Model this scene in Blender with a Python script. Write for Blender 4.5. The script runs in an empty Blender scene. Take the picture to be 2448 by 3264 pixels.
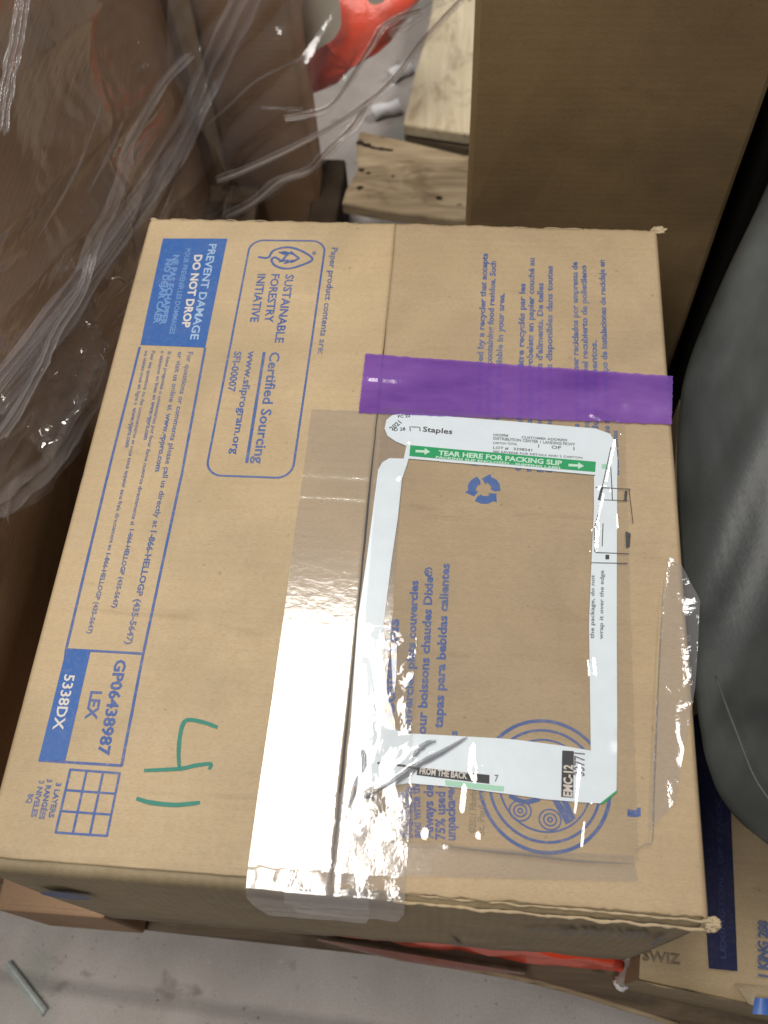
import bpy, bmesh, math, random
from mathutils import Vector, noise, geometry, Matrix
from math import radians, sin, cos, pi, sqrt

# Units are metres. z = 0 is the top of the shipping carton, the warehouse floor is at z = FLOOR.
FLOOR, DECK, BASE = -0.56, -0.42, -0.28
sc = bpy.context.scene
rnd = random.Random(7)

# ------------------------------------------------------------------ camera
cam_d = bpy.data.cameras.new("camera")
cam = bpy.data.objects.new("camera", cam_d)
sc.collection.objects.link(cam)
sc.camera = cam
cam.location = (0.29082, -0.07348, 0.62714)
cam.rotation_euler = (0.49978, 0.04536, 0.07847)
cam_d.sensor_fit = 'VERTICAL'
cam_d.sensor_height = 24.0
cam_d.lens = 0.94437 * 24.0
cam_d.clip_start = 0.02
cam_d.clip_end = 60
cam_d.dof.use_dof = True
cam_d.dof.focus_distance = 0.70
cam_d.dof.aperture_fstop = 5.0

# ------------------------------------------------------------------ light: dim hall, one ceiling panel plus added fill lamps
w = bpy.data.worlds.new("World"); sc.world = w; w.use_nodes = True
bg = w.node_tree.nodes["Background"]
bg.inputs[0].default_value = (1.0, 0.93, 0.86, 1)
bg.inputs[1].default_value = 0.036
def area(name, loc, sx, sy, power, col, tilt=(0, 0, 0)):
    l = bpy.data.lights.new(name, 'AREA'); l.shape = 'RECTANGLE'
    l.size, l.size_y, l.energy, l.color = sx, sy, power, col
    o = bpy.data.objects.new(name, l); sc.collection.objects.link(o)
    o.location = loc; o.rotation_euler = tilt
    return o
area("ceiling_or_fill_light", (-0.27, 0.58, 2.5), 0.66, 1.18, 40.5, (1.0, 0.95, 0.885))
area("ceiling_or_fill_light", (-1.9, 2.6, 2.7), 0.6, 1.2, 26, (0.93, 0.97, 1.0))  # unseen lamp, added for glints on the stretch film
area("ceiling_or_fill_light", (-0.45, -0.85, 2.5), 0.66, 1.18, 40, (1.0, 0.95, 0.90))  # unseen lamp added to brighten the floor in front
area("ceiling_or_fill_light", (1.9, 1.9, 2.8), 0.6, 1.2, 60, (1.0, 0.95, 0.88))  # added on the right, out of view, to brighten the wrapped stack
sc.view_settings.view_transform = 'Standard'
sc.view_settings.look = 'None'
sc.view_settings.gamma = 1.0
sc.view_settings.exposure = 0.0
sc.cycles.transparent_max_bounces = 32
sc.cycles.max_bounces = 10

# ------------------------------------------------------------------ materials
def mat(name):
    m = bpy.data.materials.new(name); m.use_nodes = True
    nt = m.node_tree
    return m, nt, nt.nodes["Principled BSDF"], nt.nodes, nt.links
def nz(nt, scale, detail=4, rough=.6, vec=None, dist=0):
    n = nt.nodes.new("ShaderNodeTexNoise"); n.inputs["Scale"].default_value = scale
    n.inputs["Detail"].default_value = detail; n.inputs["Roughness"].default_value = rough
    n.inputs["Distortion"].default_value = dist
    if vec is not None: nt.links.new(vec, n.inputs["Vector"])
    return n
def mapping(nt, scale, rot=(0, 0, 0)):
    tc = nt.nodes.new("ShaderNodeTexCoord"); mp = nt.nodes.new("ShaderNodeMapping")
    mp.inputs["Scale"].default_value = scale; mp.inputs["Rotation"].default_value = rot
    nt.links.new(tc.outputs["Object"], mp.inputs["Vector"])
    return mp.outputs["Vector"]
def ramp(nt, src, stops):
    r = nt.nodes.new("ShaderNodeValToRGB"); e = r.color_ramp.elements
    while len(e) < len(stops): e.new(.5)
    for i, (p, c) in enumerate(stops):
        e[i].position = p; e[i].color = (*c, 1) if len(c) == 3 else c
    nt.links.new(src, r.inputs[0]); return r
def mixc(nt, fac, a, b, mode='MIX'):
    m = nt.nodes.new("ShaderNodeMix"); m.data_type = 'RGBA'; m.blend_type = mode
    for s, v in ((m.inputs[0], fac), (m.inputs[6], a), (m.inputs[7], b)):
        if hasattr(v, "links") or isinstance(v, bpy.types.NodeSocket): nt.links.new(v, s)
        elif isinstance(v, (int, float)): s.default_value = v
        else: s.default_value = (*v, 1)
    return m.outputs[2]
def bump(nt, b, srcs):
    last = None
    for s, st, d in srcs:
        n = nt.nodes.new("ShaderNodeBump"); n.inputs["Strength"].default_value = st
        n.inputs["Distance"].default_value = d; nt.links.new(s, n.inputs["Height"])
        if last: nt.links.new(last, n.inputs["Normal"])
        last = n.outputs["Normal"]
    nt.links.new(last, b.inputs["Normal"])

def cardboard(name, base, dark=.80, flute=(0, 1, 0), rough=.62, flutes=.35):
    """kraft board: fibre speckle, blotches, faint corrugation showing through the liner"""
    m, nt, b, N, L = mat(name)
    base = Vector(base)
    blot = nz(nt, 9, 5, .6, mapping(nt, (1, 1, 1)), .4)
    c1 = ramp(nt, blot.outputs[0], [(.30, base * dark), (.62, base), (.85, base * 1.12)]).outputs[0]
    fib = nz(nt, 900, 3, .7, mapping(nt, (.35, 1, 1)))
    c2 = mixc(nt, .55, c1, ramp(nt, fib.outputs[0], [(.30, (.78, .77, .75)), (.5, (1, 1, 1)), (.72, (1.14, 1.13, 1.12))]).outputs[0], 'MULTIPLY')
    fl = N.new("ShaderNodeTexWave"); fl.wave_type = 'BANDS'
    fl.bands_direction = 'Y' if flute[1] else ('X' if flute[0] else 'Z')
    fl.inputs["Scale"].default_value = 42; fl.inputs["Distortion"].default_value = .6
    fl.inputs["Detail"].default_value = 1; fl.inputs["Detail Scale"].default_value = .6
    L.new(mapping(nt, (1, 1, 1)), fl.inputs["Vector"])
    c3 = mixc(nt, .10 * flutes / .35, c2, ramp(nt, fl.outputs[0], [(.2, (.72, .70, .66)), (.8, (1.08, 1.08, 1.08))]).outputs[0], 'MULTIPLY')
    spk = nz(nt, 150, 2, .5, mapping(nt, (1, 1, 1)))
    c4 = mixc(nt, 1.0, c3, ramp(nt, spk.outputs[0], [(.22, (.74, .70, .66)), (.29, (1, 1, 1)), (.74, (1, 1, 1)), (.80, (1.12, 1.12, 1.10))]).outputs[0], 'MULTIPLY')
    sc1 = nz(nt, 26, 5, .7, mapping(nt, (.25, 1.6, 1), (0, 0, radians(8))), .8)
    c4 = mixc(nt, 1.0, c4, ramp(nt, sc1.outputs[0], [(.25, (.86, .84, .82)), (.40, (1, 1, 1)), (.60, (1, 1, 1)), (.72, (1.10, 1.10, 1.11))]).outputs[0], 'MULTIPLY')
    big = nz(nt, 3.2, 3, .5, mapping(nt, (1, 1, 1)), .5)
    c4 = mixc(nt, 1.0, c4, ramp(nt, big.outputs[0], [(.3, (.90, .90, .93)), (.5, (1, 1, 1)), (.7, (1.05, 1.02, .98))]).outputs[0], 'MULTIPLY')
    L.new(c4, b.inputs["Base Color"])
    r = ramp(nt, nz(nt, 30, 3).outputs[0], [(.3, (rough - .07,) * 3), (.7, (rough + .08,) * 3)])
    L.new(r.outputs[0], b.inputs["Roughness"])
    b.inputs["Specular IOR Level"].default_value = .35
    wav = nz(nt, 14, 2, .5, mapping(nt, (.6, 1.6, 1)))
    bump(nt, b, [(fl.outputs[0], flutes, .0005), (fib.outputs[0], .35, .0003), (wav.outputs[0], .5, .004)])
    return m
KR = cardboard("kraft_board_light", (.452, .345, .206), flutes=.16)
KR_R = cardboard("kraft_board_right_flap", (.385, .290, .176), flutes=.16)  # same board darkened: the lid's dimmer right side put into its colour
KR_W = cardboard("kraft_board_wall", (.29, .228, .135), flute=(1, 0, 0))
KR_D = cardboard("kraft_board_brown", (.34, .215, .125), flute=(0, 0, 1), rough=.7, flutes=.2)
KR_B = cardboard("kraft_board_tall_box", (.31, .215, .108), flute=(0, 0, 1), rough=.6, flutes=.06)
KR_E = cardboard("kraft_board_torn_edge", (.41, .325, .21), rough=.85, flutes=.1)

def ink(name, col, wear=.25, base=(.46, .36, .22), rough=.55, sc_=260):
    m, nt, b, N, L = mat(name)
    n = nz(nt, sc_, 3, .7, mapping(nt, (1, 1, 1))); n2 = nz(nt, 30, 3, .6, mapping(nt, (1, 1, 1)))
    a = mixc(nt, ramp(nt, n.outputs[0], [(.52, (0, 0, 0)), (.75, (wear,) * 3)]).outputs[0], col, base)
    a = mixc(nt, ramp(nt, n2.outputs[0], [(.35, (0, 0, 0)), (.8, (wear * .6,) * 3)]).outputs[0], a, base)
    L.new(a, b.inputs["Base Color"]); b.inputs["Roughness"].default_value = rough
    b.inputs["Specular IOR Level"].default_value = .35
    return m
BLUE = ink("blue_ink", (.035, .085, .27), .28)
BLUE_F = ink("solid_blue_ink", (.020, .095, .32), .12)
BLUE_L = ink("thin_blue_ink", (.045, .085, .23), .42)
PALE = ink("pale_worn_lettering", (.30, .42, .58), .2, (.05, .16, .42))
PALE2 = ink("faint_worn_lettering", (.14, .26, .50), .3, (.04, .15, .42))
WHITE_I = ink("unprinted_lettering", (.56, .52, .47), .15, (.3, .33, .4))
NAVY = ink("navy_ink", (.006, .010, .060), .06, rough=.7)
GREY_I = ink("grey_ink", (.13, .13, .15), .3, (.3, .3, .3))
BLACK_I = ink("black_ink", (.018, .02, .025), .15, (.2, .2, .2))
FADED_I = ink("faded_grey_ink", (.20, .155, .11), .8, (.36, .28, .165))
MARK = ink("green_marker_ink", (.012, .165, .125), .35, (.10, .30, .20))

def simple(name, col, rough=.5, spec=.5, metal=0, bumps=None, colvar=.0, scale=20):
    m, nt, b, N, L = mat(name)
    if colvar:
        n = nz(nt, scale, 5, .6, mapping(nt, (1, 1, 1)))
        L.new(ramp(nt, n.outputs[0], [(.3, Vector(col) * (1 - colvar)), (.7, Vector(col) * (1 + colvar))]).outputs[0], b.inputs["Base Color"])
    else: b.inputs["Base Color"].default_value = (*col, 1)
    b.inputs["Roughness"].default_value = rough; b.inputs["Metallic"].default_value = metal
    b.inputs["Specular IOR Level"].default_value = spec
    if bumps:
        n = nz(nt, bumps[0], 4, .6, mapping(nt, (1, 1, 1)))
        bump(nt, b, [(n.outputs[0], bumps[1], bumps[2])])
    return m
LABEL = simple("bluish_white_label_film", (.66, .74, .80), .30, .5, colvar=.03, scale=60, bumps=(70, .12, .002))
GREEN = simple("green_print", (.0, .30, .10), .32)
GREEN_M = simple("mid_green_print", (.10, .40, .20), .32)
GREEN_P = simple("pale_green_print", (.50, .72, .60), .35)
MINT = simple("mint_print", (.30, .58, .42), .35)
STEEL = simple("dull_steel", (.60, .65, .63), .38, .5, .35, (200, .2, .001), .15, 90)
FOAM = simple("white_foam", (.80, .80, .82), .6, .4, bumps=(160, .3, .002))
DARKW = simple("dark_wood_block", (.040, .028, .018), .8, .2, colvar=.4)
BLUETAG = simple("blue_film_scrap", (.05, .13, .42), .4)

def schlick(nt, f0):
    """two-sided fresnel for a thin film: f0 + (1 - f0) (1 - |cos|)^5"""
    N, L = nt.nodes, nt.links; ge = N.new("ShaderNodeNewGeometry")
    d = N.new("ShaderNodeVectorMath"); d.operation = 'DOT_PRODUCT'
    L.new(ge.outputs["Incoming"], d.inputs[0]); L.new(ge.outputs["Normal"], d.inputs[1])
    def mth(op, a, b=None):
        m = N.new("ShaderNodeMath"); m.operation = op
        for i, q in enumerate((a, b)):
            if q is None: continue
            if isinstance(q, (int, float)): m.inputs[i].default_value = q
            else: L.new(q, m.inputs[i])
        return m.outputs[0]
    k = mth('SUBTRACT', 1, mth('ABSOLUTE', d.outputs["Value"])); k = mth('POWER', mth('MAXIMUM', k, 0), 5)
    return {"dot": d, "out": mth('ADD', mth('MULTIPLY', k, .9 - f0), f0)}
def clear(name, tint=(.97, .965, .95), haze=.07, ior=1.5, rough=.07, bs=None, hazecol=(.75, .74, .76)):
    """clear plastic film: see-through with fresnel gloss and a little milky haze"""
    m = bpy.data.materials.new(name); m.use_nodes = True; nt = m.node_tree; N = nt.nodes; L = nt.links
    N.clear(); out = N.new("ShaderNodeOutputMaterial")
    t = N.new("ShaderNodeBsdfTransparent"); t.inputs[0].default_value = (*tint, 1)
    g = N.new("ShaderNodeBsdfGlossy"); g.inputs["Roughness"].default_value = rough
    d = N.new("ShaderNodeBsdfDiffuse"); d.inputs[0].default_value = (*hazecol, 1)
    f = schlick(nt, 2 * ((ior - 1) / (ior + 1)) ** 2)
    m1 = N.new("ShaderNodeMixShader"); m2 = N.new("ShaderNodeMixShader")
    m1.inputs[0].default_value = haze
    L.new(t.outputs[0], m1.inputs[1]); L.new(d.outputs[0], m1.inputs[2])
    L.new(f["out"], m2.inputs[0]); L.new(m1.outputs[0], m2.inputs[1]); L.new(g.outputs[0], m2.inputs[2])
    L.new(m2.outputs[0], out.inputs[0])
    if bs:
        last = None
        for scale, vecs, st, dd in bs:
            n = nz(nt, scale, 3, .55, mapping(nt, vecs)); b = N.new("ShaderNodeBump")
            b.inputs["Strength"].default_value = st; b.inputs["Distance"].default_value = dd
            L.new(n.outputs[0], b.inputs["Height"])
            if last: L.new(last, b.inputs["Normal"])
            last = b.outputs["Normal"]
        L.new(last, g.inputs["Normal"]); L.new(last, f["dot"].inputs[1])
    return m
TAPE = clear("clear_packing_tape", (.985, .975, .965), .10, 1.70, .12, [(110, (1, 1.5, 1), .12, .0008), (420, (1, .6, 1), .12, .0003)])
TAPE_C = clear("crinkled_packing_tape", (.985, .98, .975), .12, 1.6, .09, [(60, (1, 1.2, 1), .25, .0030), (300, (1, .5, 1), .15, .0009)])
POUCH = clear("clear_pouch_film", (.985, .982, .978), .025, 1.5, .05, [(45, (1, 1, 1), .12, .0012)])
POUCH_C = clear("crumpled_pouch_film", (.98, .98, .98), .06, 1.5, .06, [(60, (1, .55, 1), .30, .0035), (230, (1, 1, 1), .12, .0010)])
WRAP = clear("stretch_wrap", (.965, .955, .95), .045, 1.45, .10, [(40, (1, .25, 2.2), .18, .004)], (.78, .75, .78))
WRAP_T = clear("gathered_stretch_wrap", (.93, .92, .91), .14, 1.45, .16, [(60, (1, .2, 2.5), .4, .004)], (.72, .69, .72))
WRAP_B = clear("bunched_stretch_wrap", (.93, .93, .94), .17, 1.45, .14, [(70, (1, .2, 2.5), .5, .004)], (.74, .73, .80))  # lilac haze colour stands in for the bluish sheen on the gathered band
GLINT = clear("crumpled_stretch_wrap", (.97, .96, .955), .03, 1.6, .035, [(45, (1, .5, 1.4), .5, .004)], (.78, .75, .78))
STRAND = clear("twisted_film_strand", (.62, .57, .54), .42, 1.5, .18, [(160, (1, 1, 1), .5, .002)], (.60, .52, .46))

def purple():
    m = bpy.data.materials.new("purple_tape_film"); m.use_nodes = True; nt = m.node_tree; N = nt.nodes; L = nt.links
    N.clear(); out = N.new("ShaderNodeOutputMaterial")
    n = nz(nt, 22, 4, .6, mapping(nt, (.5, 1.4, 1)))
    col = ramp(nt, n.outputs[0], [(.3, (.18, .07, .44)), (.7, (.36, .17, .66))])
    t = N.new("ShaderNodeBsdfTransparent"); t.inputs[0].default_value = (.50, .34, .68, 1)
    d = N.new("ShaderNodeBsdfDiffuse"); L.new(col.outputs[0], d.inputs[0])
    g = N.new("ShaderNodeBsdfGlossy"); g.inputs["Roughness"].default_value = .16
    f = schlick(nt, .055)
    n2 = nz(nt, 38, 3, .5, mapping(nt, (1, .6, 1)), .6); b = N.new("ShaderNodeBump")
    b.inputs["Strength"].default_value = .4; b.inputs["Distance"].default_value = .001
    L.new(n2.outputs[0], b.inputs["Height"]); L.new(b.outputs[0], g.inputs["Normal"])
    m1 = N.new("ShaderNodeMixShader"); m1.inputs[0].default_value = .47
    m2 = N.new("ShaderNodeMixShader")
    L.new(t.outputs[0], m1.inputs[1]); L.new(d.outputs[0], m1.inputs[2])
    L.new(f["out"], m2.inputs[0]); L.new(m1.outputs[0], m2.inputs[1]); L.new(g.outputs[0], m2.inputs[2])
    L.new(m2.outputs[0], out.inputs[0]); return m
PURPLE = purple()

def wood(name, c0, c1, knots=True, axis=0, bright=1):
    m, nt, b, N, L = mat(name)
    st = (.12, 1, 1) if axis == 0 else (1, .12, 1)
    g = nz(nt, 55, 6, .65, mapping(nt, st), .8)
    c = ramp(nt, g.outputs[0], [(.28, c0), (.5, Vector(c0) * .4 + Vector(c1) * .6), (.7, c1)]).outputs[0]
    s = nz(nt, 16, 4, .65, mapping(nt, (.6, 1, 1) if axis == 0 else (1, .6, 1)), .5)
    c = mixc(nt, .8, c, ramp(nt, s.outputs[0], [(.30, (.38, .33, .30)), (.48, (1, 1, 1))]).outputs[0], 'MULTIPLY')
    if knots:
        k = nz(nt, 40, 2, .5, mapping(nt, (.5, 1, 1) if axis == 0 else (1, .5, 1)))
        c = mixc(nt, 1, c, ramp(nt, k.outputs[0], [(.25, (.16, .12, .10)), (.31, (1, 1, 1))]).outputs[0], 'MULTIPLY')
    L.new(c, b.inputs["Base Color"]); b.inputs["Roughness"].default_value = .75
    b.inputs["Specular IOR Level"].default_value = .25
    bump(nt, b, [(g.outputs[0], .4, .002)])
    return m
WOOD = wood("pale_pallet_wood", (.20, .15, .088), (.47, .375, .245))
WOOD_Y = wood("pale_pallet_plank", (.50, .42, .28), (.68, .60, .43), True, 1)
WOOD_D = wood("stained_shaded_pallet_wood", (.07, .05, .035), (.20, .15, .10))  # stains plus the shade under the load, put into the wood colour

def concrete():
    m, nt, b, N, L = mat("worn_concrete")
    a = nz(nt, 5, 6, .6, mapping(nt, (1, 1, 1)), .3)
    c = ramp(nt, a.outputs[0], [(.30, (.36, .32, .295)), (.5, (.47, .43, .405)), (.72, (.55, .51, .48))]).outputs[0]
    s = nz(nt, 17, 4, .6, mapping(nt, (1, 1, 1)), .2)
    c = mixc(nt, 1, c, ramp(nt, s.outputs[0], [(.26, (.58, .55, .53)), (.36, (1, 1, 1))]).outputs[0], 'MULTIPLY')
    gp = nz(nt, 7, 3, .5, mapping(nt, (1.3, 1, 1)))
    c = mixc(nt, ramp(nt, gp.outputs[0], [(.55, (0, 0, 0)), (.68, (.55,) * 3)]).outputs[0], c, (.30, .33, .29))
    # worn joint: a soft dark band along a straight line on the slab
    (jx0, jy0, _), (jx1, jy1, _) = (-0.1204, -0.0506, -0.5600), (0.1635, -0.0653, -0.5600)
    dx, dy = jx1 - jx0, jy1 - jy0; ln = sqrt(dx * dx + dy * dy)
    vm = N.new("ShaderNodeVectorMath"); vm.operation = 'DOT_PRODUCT'; vm.inputs[1].default_value = (-dy / ln, dx / ln, 0)
    wn = nz(nt, 12, 3, .5, mapping(nt, (1, 1, 1))); va = N.new("ShaderNodeVectorMath"); va.operation = 'MULTIPLY_ADD'
    va.inputs[1].default_value = (.012, .012, 0); tcn = N.new("ShaderNodeTexCoord")
    L.new(wn.outputs["Color"], va.inputs[0]); L.new(tcn.outputs["Object"], va.inputs[2]); L.new(va.outputs[0], vm.inputs[0])
    ms_ = N.new("ShaderNodeMath"); ms_.operation = 'SUBTRACT'; ms_.inputs[1].default_value = (-dy * jx0 + dx * jy0) / ln + .004; L.new(vm.outputs["Value"], ms_.inputs[0])
    ma = N.new("ShaderNodeMath"); ma.operation = 'ABSOLUTE'; L.new(ms_.outputs[0], ma.inputs[0])
    mr = N.new("ShaderNodeMapRange"); mr.inputs[1].default_value = .003; mr.inputs[2].default_value = .012; mr.inputs[3].default_value = .42; mr.inputs[4].default_value = 0; L.new(ma.outputs[0], mr.inputs[0])
    c = mixc(nt, mr.outputs[0], c, (.13, .115, .105))
    f = nz(nt, 500, 3, .7, mapping(nt, (1, 1, 1)))
    c = mixc(nt, .4, c, ramp(nt, f.outputs[0], [(.3, (.6, .6, .6)), (.7, (1.35, 1.35, 1.35))]).outputs[0], 'MULTIPLY')
    gr = nz(nt, 140, 3, .6, mapping(nt, (1, 1, 1)))
    c = mixc(nt, 1, c, ramp(nt, gr.outputs[0], [(.26, (.45, .42, .40)), (.33, (1, 1, 1)), (.68, (1, 1, 1)), (.76, (1.25, 1.25, 1.22))]).outputs[0], 'MULTIPLY')
    L.new(c, b.inputs["Base Color"]); b.inputs["Roughness"].default_value = .6
    bump(nt, b, [(a.outputs[0], .3, .004), (f.outputs[0], .3, .001)])
    return m
CONC = concrete()
FABRIC = None
def fabric():
    m, nt, b, N, L = mat("dark_grey_woven_sheeting")
    n = nz(nt, 5, 4, .55, mapping(nt, (1.6, .7, .6), (0, 0, radians(-28))), .4)
    L.new(ramp(nt, n.outputs[0], [(.36, (.010, .013, .0125)), (.68, (.082, .090, .088))]).outputs[0], b.inputs["Base Color"])
    b.inputs["Roughness"].default_value = .48; b.inputs["Specular IOR Level"].default_value = .5
    f = nz(nt, 350, 2, .6, mapping(nt, (1, 1, 1)))
    bump(nt, b, [(f.outputs[0], .3, .0006)])
    return m
FABRIC = fabric()
def redplastic(name, red=(.62, .035, .022)):
    m, nt, b, N, L = mat(name)
    n = nz(nt, 14, 3, .5, mapping(nt, (1, 1, 1)), .3)
    L.new(ramp(nt, n.outputs[0], [(.3, Vector(red) * .8), (.7, Vector(red) * 1.1)]).outputs[0], b.inputs["Base Color"])
    b.inputs["Roughness"].default_value = .3
    k = nz(nt, 40, 3, .6, mapping(nt, (1, 1, 1)))
    bump(nt, b, [(k.outputs[0], .5, .004)])
    return m
RED = redplastic("glossy_red_plastic", (.85, .085, .035)); RED_F = redplastic("faded_red_plastic", (.26, .085, .06))
OFFW = simple("off_white_print", (.72, .69, .58), .4, colvar=.05)

# ------------------------------------------------------------------ object helpers
COL = sc.collection
def thing(name, loc, label, cat, group=None):
    o = bpy.data.objects.new(name, None); COL.objects.link(o); o.location = loc
    o.empty_display_size = .05
    o["label"] = label; o["category"] = cat
    if group: o["group"] = group
    return o
def root_of(p):
    while p.parent: p = p.parent
    return p
def obj(name, vs, fs, m, parent=None, smooth=False, label=None, kind=None):
    base = Vector(root_of(parent).location) if parent else Vector((0, 0, 0))
    me = bpy.data.meshes.new(name)
    me.from_pydata([tuple(Vector(v) - base) for v in vs], [], fs); me.update()
    if smooth:
        for p in me.polygons: p.use_smooth = True
    for mm in (m if isinstance(m, (list, tuple)) else [m]): me.materials.append(mm)
    o = bpy.data.objects.new(name, me); COL.objects.link(o)
    if parent: o.parent = parent
    if label: o["label"] = label
    if kind: o["kind"] = kind
    return o
class MB:
    def __init__(s): s.v = []; s.f = []
    def add(s, vs, fs):
        n = len(s.v); s.v += [tuple(v) for v in vs]; s.f += [tuple(i + n for i in f) for f in fs]
    def box(s, x0, x1, y0, y1, z0, z1, ang=0, piv=None):
        vs = [Vector((x, y, z)) for z in (z0, z1) for y in (y0, y1) for x in (x0, x1)]
        if ang:
            p = Vector(piv or ((x0 + x1) / 2, (y0 + y1) / 2, 0)); R = Matrix.Rotation(ang, 3, 'Z')
            vs = [R @ (v - Vector((p.x, p.y, 0))) + Vector((p.x, p.y, 0)) for v in vs]
        s.add(vs, [(0, 2, 3, 1), (4, 5, 7, 6), (0, 1, 5, 4), (2, 6, 7, 3), (0, 4, 6, 2), (1, 3, 7, 5)])
    def grid(s, fn, nu, nv, closed=False):
        vs = [fn(i / nu, j / nv) for j in range(nv + 1) for i in range(nu + 1)]
        fs = [(j * (nu + 1) + i, j * (nu + 1) + i + 1, (j + 1) * (nu + 1) + i + 1, (j + 1) * (nu + 1) + i) for j in range(nv) for i in range(nu)]
        s.add(vs, fs)
    def obj(s, name, m, parent=None, **k): return obj(name, s.v, s.f, m, parent, **k)
def bevel_box(name, m, parent, x0, x1, y0, y1, z0, z1, r=.004, ang=0, piv=None, rough=.0, seg=2, cuts=0, **k):
    b = MB(); b.box(x0, x1, y0, y1, z0, z1, ang, piv)
    o = b.obj(name, m, parent, **k)
    bm = bmesh.new(); bm.from_mesh(o.data)
    if cuts: bmesh.ops.subdivide_edges(bm, edges=bm.edges[:], cuts=cuts, use_grid_fill=True)
    if rough:
        for v in bm.verts:
            p = v.co * 9 + Vector((x0 * 31, y0 * 17, 3))
            v.co += Vector((noise.noise(p), noise.noise(p + Vector((9, 2, 1))), noise.noise(p + Vector((1, 7, 5))))) * rough
    es = [e for e in bm.edges if len(e.link_faces) == 2 and e.calc_face_angle(0) > .6]
    bmesh.ops.bevel(bm, geom=es, offset=r, segments=seg, affect='EDGES', profile=.5)
    bm.to_mesh(o.data); bm.free()
    for p in o.data.polygons: p.use_smooth = False
    return o
def N3(x, y, z=0.): return noise.noise(Vector((x, y, z)))

# height of the carton's lid at (x, y): each flap sags and tilts a little
SEAM = .2235
def hz(x, y):
    h = .0009 * N3(x * 6, y * 6, 1) + .0005 * N3(x * 16, y * 12, 5)
    if x < SEAM: h += .0010 * (x / SEAM) ** 2
    else: h += .0006 * ((.45 - x) / .22) ** 2
    for yc, a, wd in ((.288, .00045, .004), (.105, .0003, .005), (.42, .0003, .006)):
        h -= a * math.exp(-((y - yc - .004 * N3(x * 5, yc * 40)) / wd) ** 2)
    return h

# ------------------------------------------------------------------ flat print laid on a surface
def surf_top(lift):
    return lambda x, y: (x, y, hz(x, y) + lift)
def resample(pts, step=.006, closed=False):
    out = []; P = [Vector(p).to_2d() for p in pts]
    if closed: P = P + [P[0]]
    for a, b in zip(P, P[1:]):
        n = max(1, int((b - a).length / step))
        out += [a.lerp(b, i / n) for i in range(n)]
    if not closed: out.append(P[-1])
    return out
def stroke(mb, pts, wd, S, closed=False, taper=False, step=.006, wob=.04):
    P = resample(pts, step, closed); n = len(P); vs = []
    for i, p in enumerate(P):
        a = P[(i - 1) % n] if (closed or i) else P[0]; b = P[(i + 1) % n] if (closed or i < n - 1) else P[-1]
        d = (b - a); d = d.normalized() if d.length > 1e-9 else Vector((1, 0))
        q = Vector((-d.y, d.x)); k = wd / 2 * (1 + wob * 3 * N3(p.x * 160, p.y * 160, wd * 999))
        if taper: k *= .55 + .45 * sin(pi * min(1, (i + 1) / (n) * .93 + .05)) ** .4
        vs += [S(*(p + q * k)), S(*(p - q * k))]
    fs = [(2 * i, 2 * i + 1, 2 * i + 3, 2 * i + 2) for i in range(n - 1)]
    if closed: fs.append((2 * n - 2, 2 * n - 1, 1, 0))
    mb.add(vs, fs)
def smooth_path(pts, n=8):
    P = [Vector(p) for p in pts]; out = []
    for i in range(len(P) - 1):
        p0 = P[max(i - 1, 0)]; p1 = P[i]; p2 = P[i + 1]; p3 = P[min(i + 2, len(P) - 1)]
        for k in range(n):
            t = k / n
            out.append(.5 * ((2 * p1) + (-p0 + p2) * t + (2 * p0 - 5 * p1 + 4 * p2 - p3) * t * t + (-p0 + 3 * p1 - 3 * p2 + p3) * t ** 3))
    out.append(P[-1]); return out
def fill(mb, pts, S):
    P = [Vector((p[0], p[1], 0)) for p in pts]
    tris = geometry.tessellate_polygon([P])
    bm = bmesh.new(); vs = [bm.verts.new(p) for p in P]
    for t in tris:
        try: bm.faces.new([vs[i] for i in t])
        except ValueError: pass
    for _ in range(6):
        es = [e for e in bm.edges if e.calc_length() > .02]
        if not es: break
        bmesh.ops.subdivide_edges(bm, edges=es, cuts=1); bmesh.ops.triangulate(bm, faces=bm.faces[:])
    bmesh.ops.recalc_face_normals(bm, faces=bm.faces[:])
    bm.verts.index_update()
    mb.add([S(v.co.x, v.co.y) for v in bm.verts], [[v.index for v in f.verts] for f in bm.faces]); bm.free()
def quadfill(mb, a, b, c, d, S, nu=8, nv=8):
    a, b, c, d = [Vector(p[:2]) for p in (a, b, c, d)]
    mb.grid(lambda u, v: S(*(a.lerp(b, u).lerp(d.lerp(c, u), v))), nu, nv)
_tc = {}
def glyphs(s, bold):
    if (s, bold) in _tc: return _tc[(s, bold)]
    cu = bpy.data.curves.new("t", 'FONT'); cu.body = s; cu.size = 1; cu.offset = .034 if bold else .018
    cu.resolution_u = 2
    o = bpy.data.objects.new("t", cu); COL.objects.link(o)
    dg = bpy.context.evaluated_depsgraph_get()
    me = bpy.data.meshes.new_from_object(o.evaluated_get(dg))
    vs = [v.co.copy() for v in me.vertices]; fs = [tuple(p.vertices) for p in me.polygons]
    bpy.data.objects.remove(o); bpy.data.curves.remove(cu); bpy.data.meshes.remove(me)
    x0 = min(v.x for v in vs); x1 = max(v.x for v in vs)
    _tc[(s, bold)] = (vs, fs, x0, x1); return _tc[(s, bold)]
def text(mb, s, a, b, cap, S, bold=False):
    """lettering on the baseline a -> b (stretched to fit), capitals `cap` high"""
    vs, fs, x0, x1 = glyphs(s, bold)
    a = Vector(a[:2]); b = Vector(b[:2]); d = (b - a); Ln = d.length; d.normalize(); u = Vector((-d.y, d.x))
    mb.add([S(*(a + d * ((v.x - x0) / (x1 - x0) * Ln) + u * (v.y / .73 * cap))) for v in vs], fs)

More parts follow.
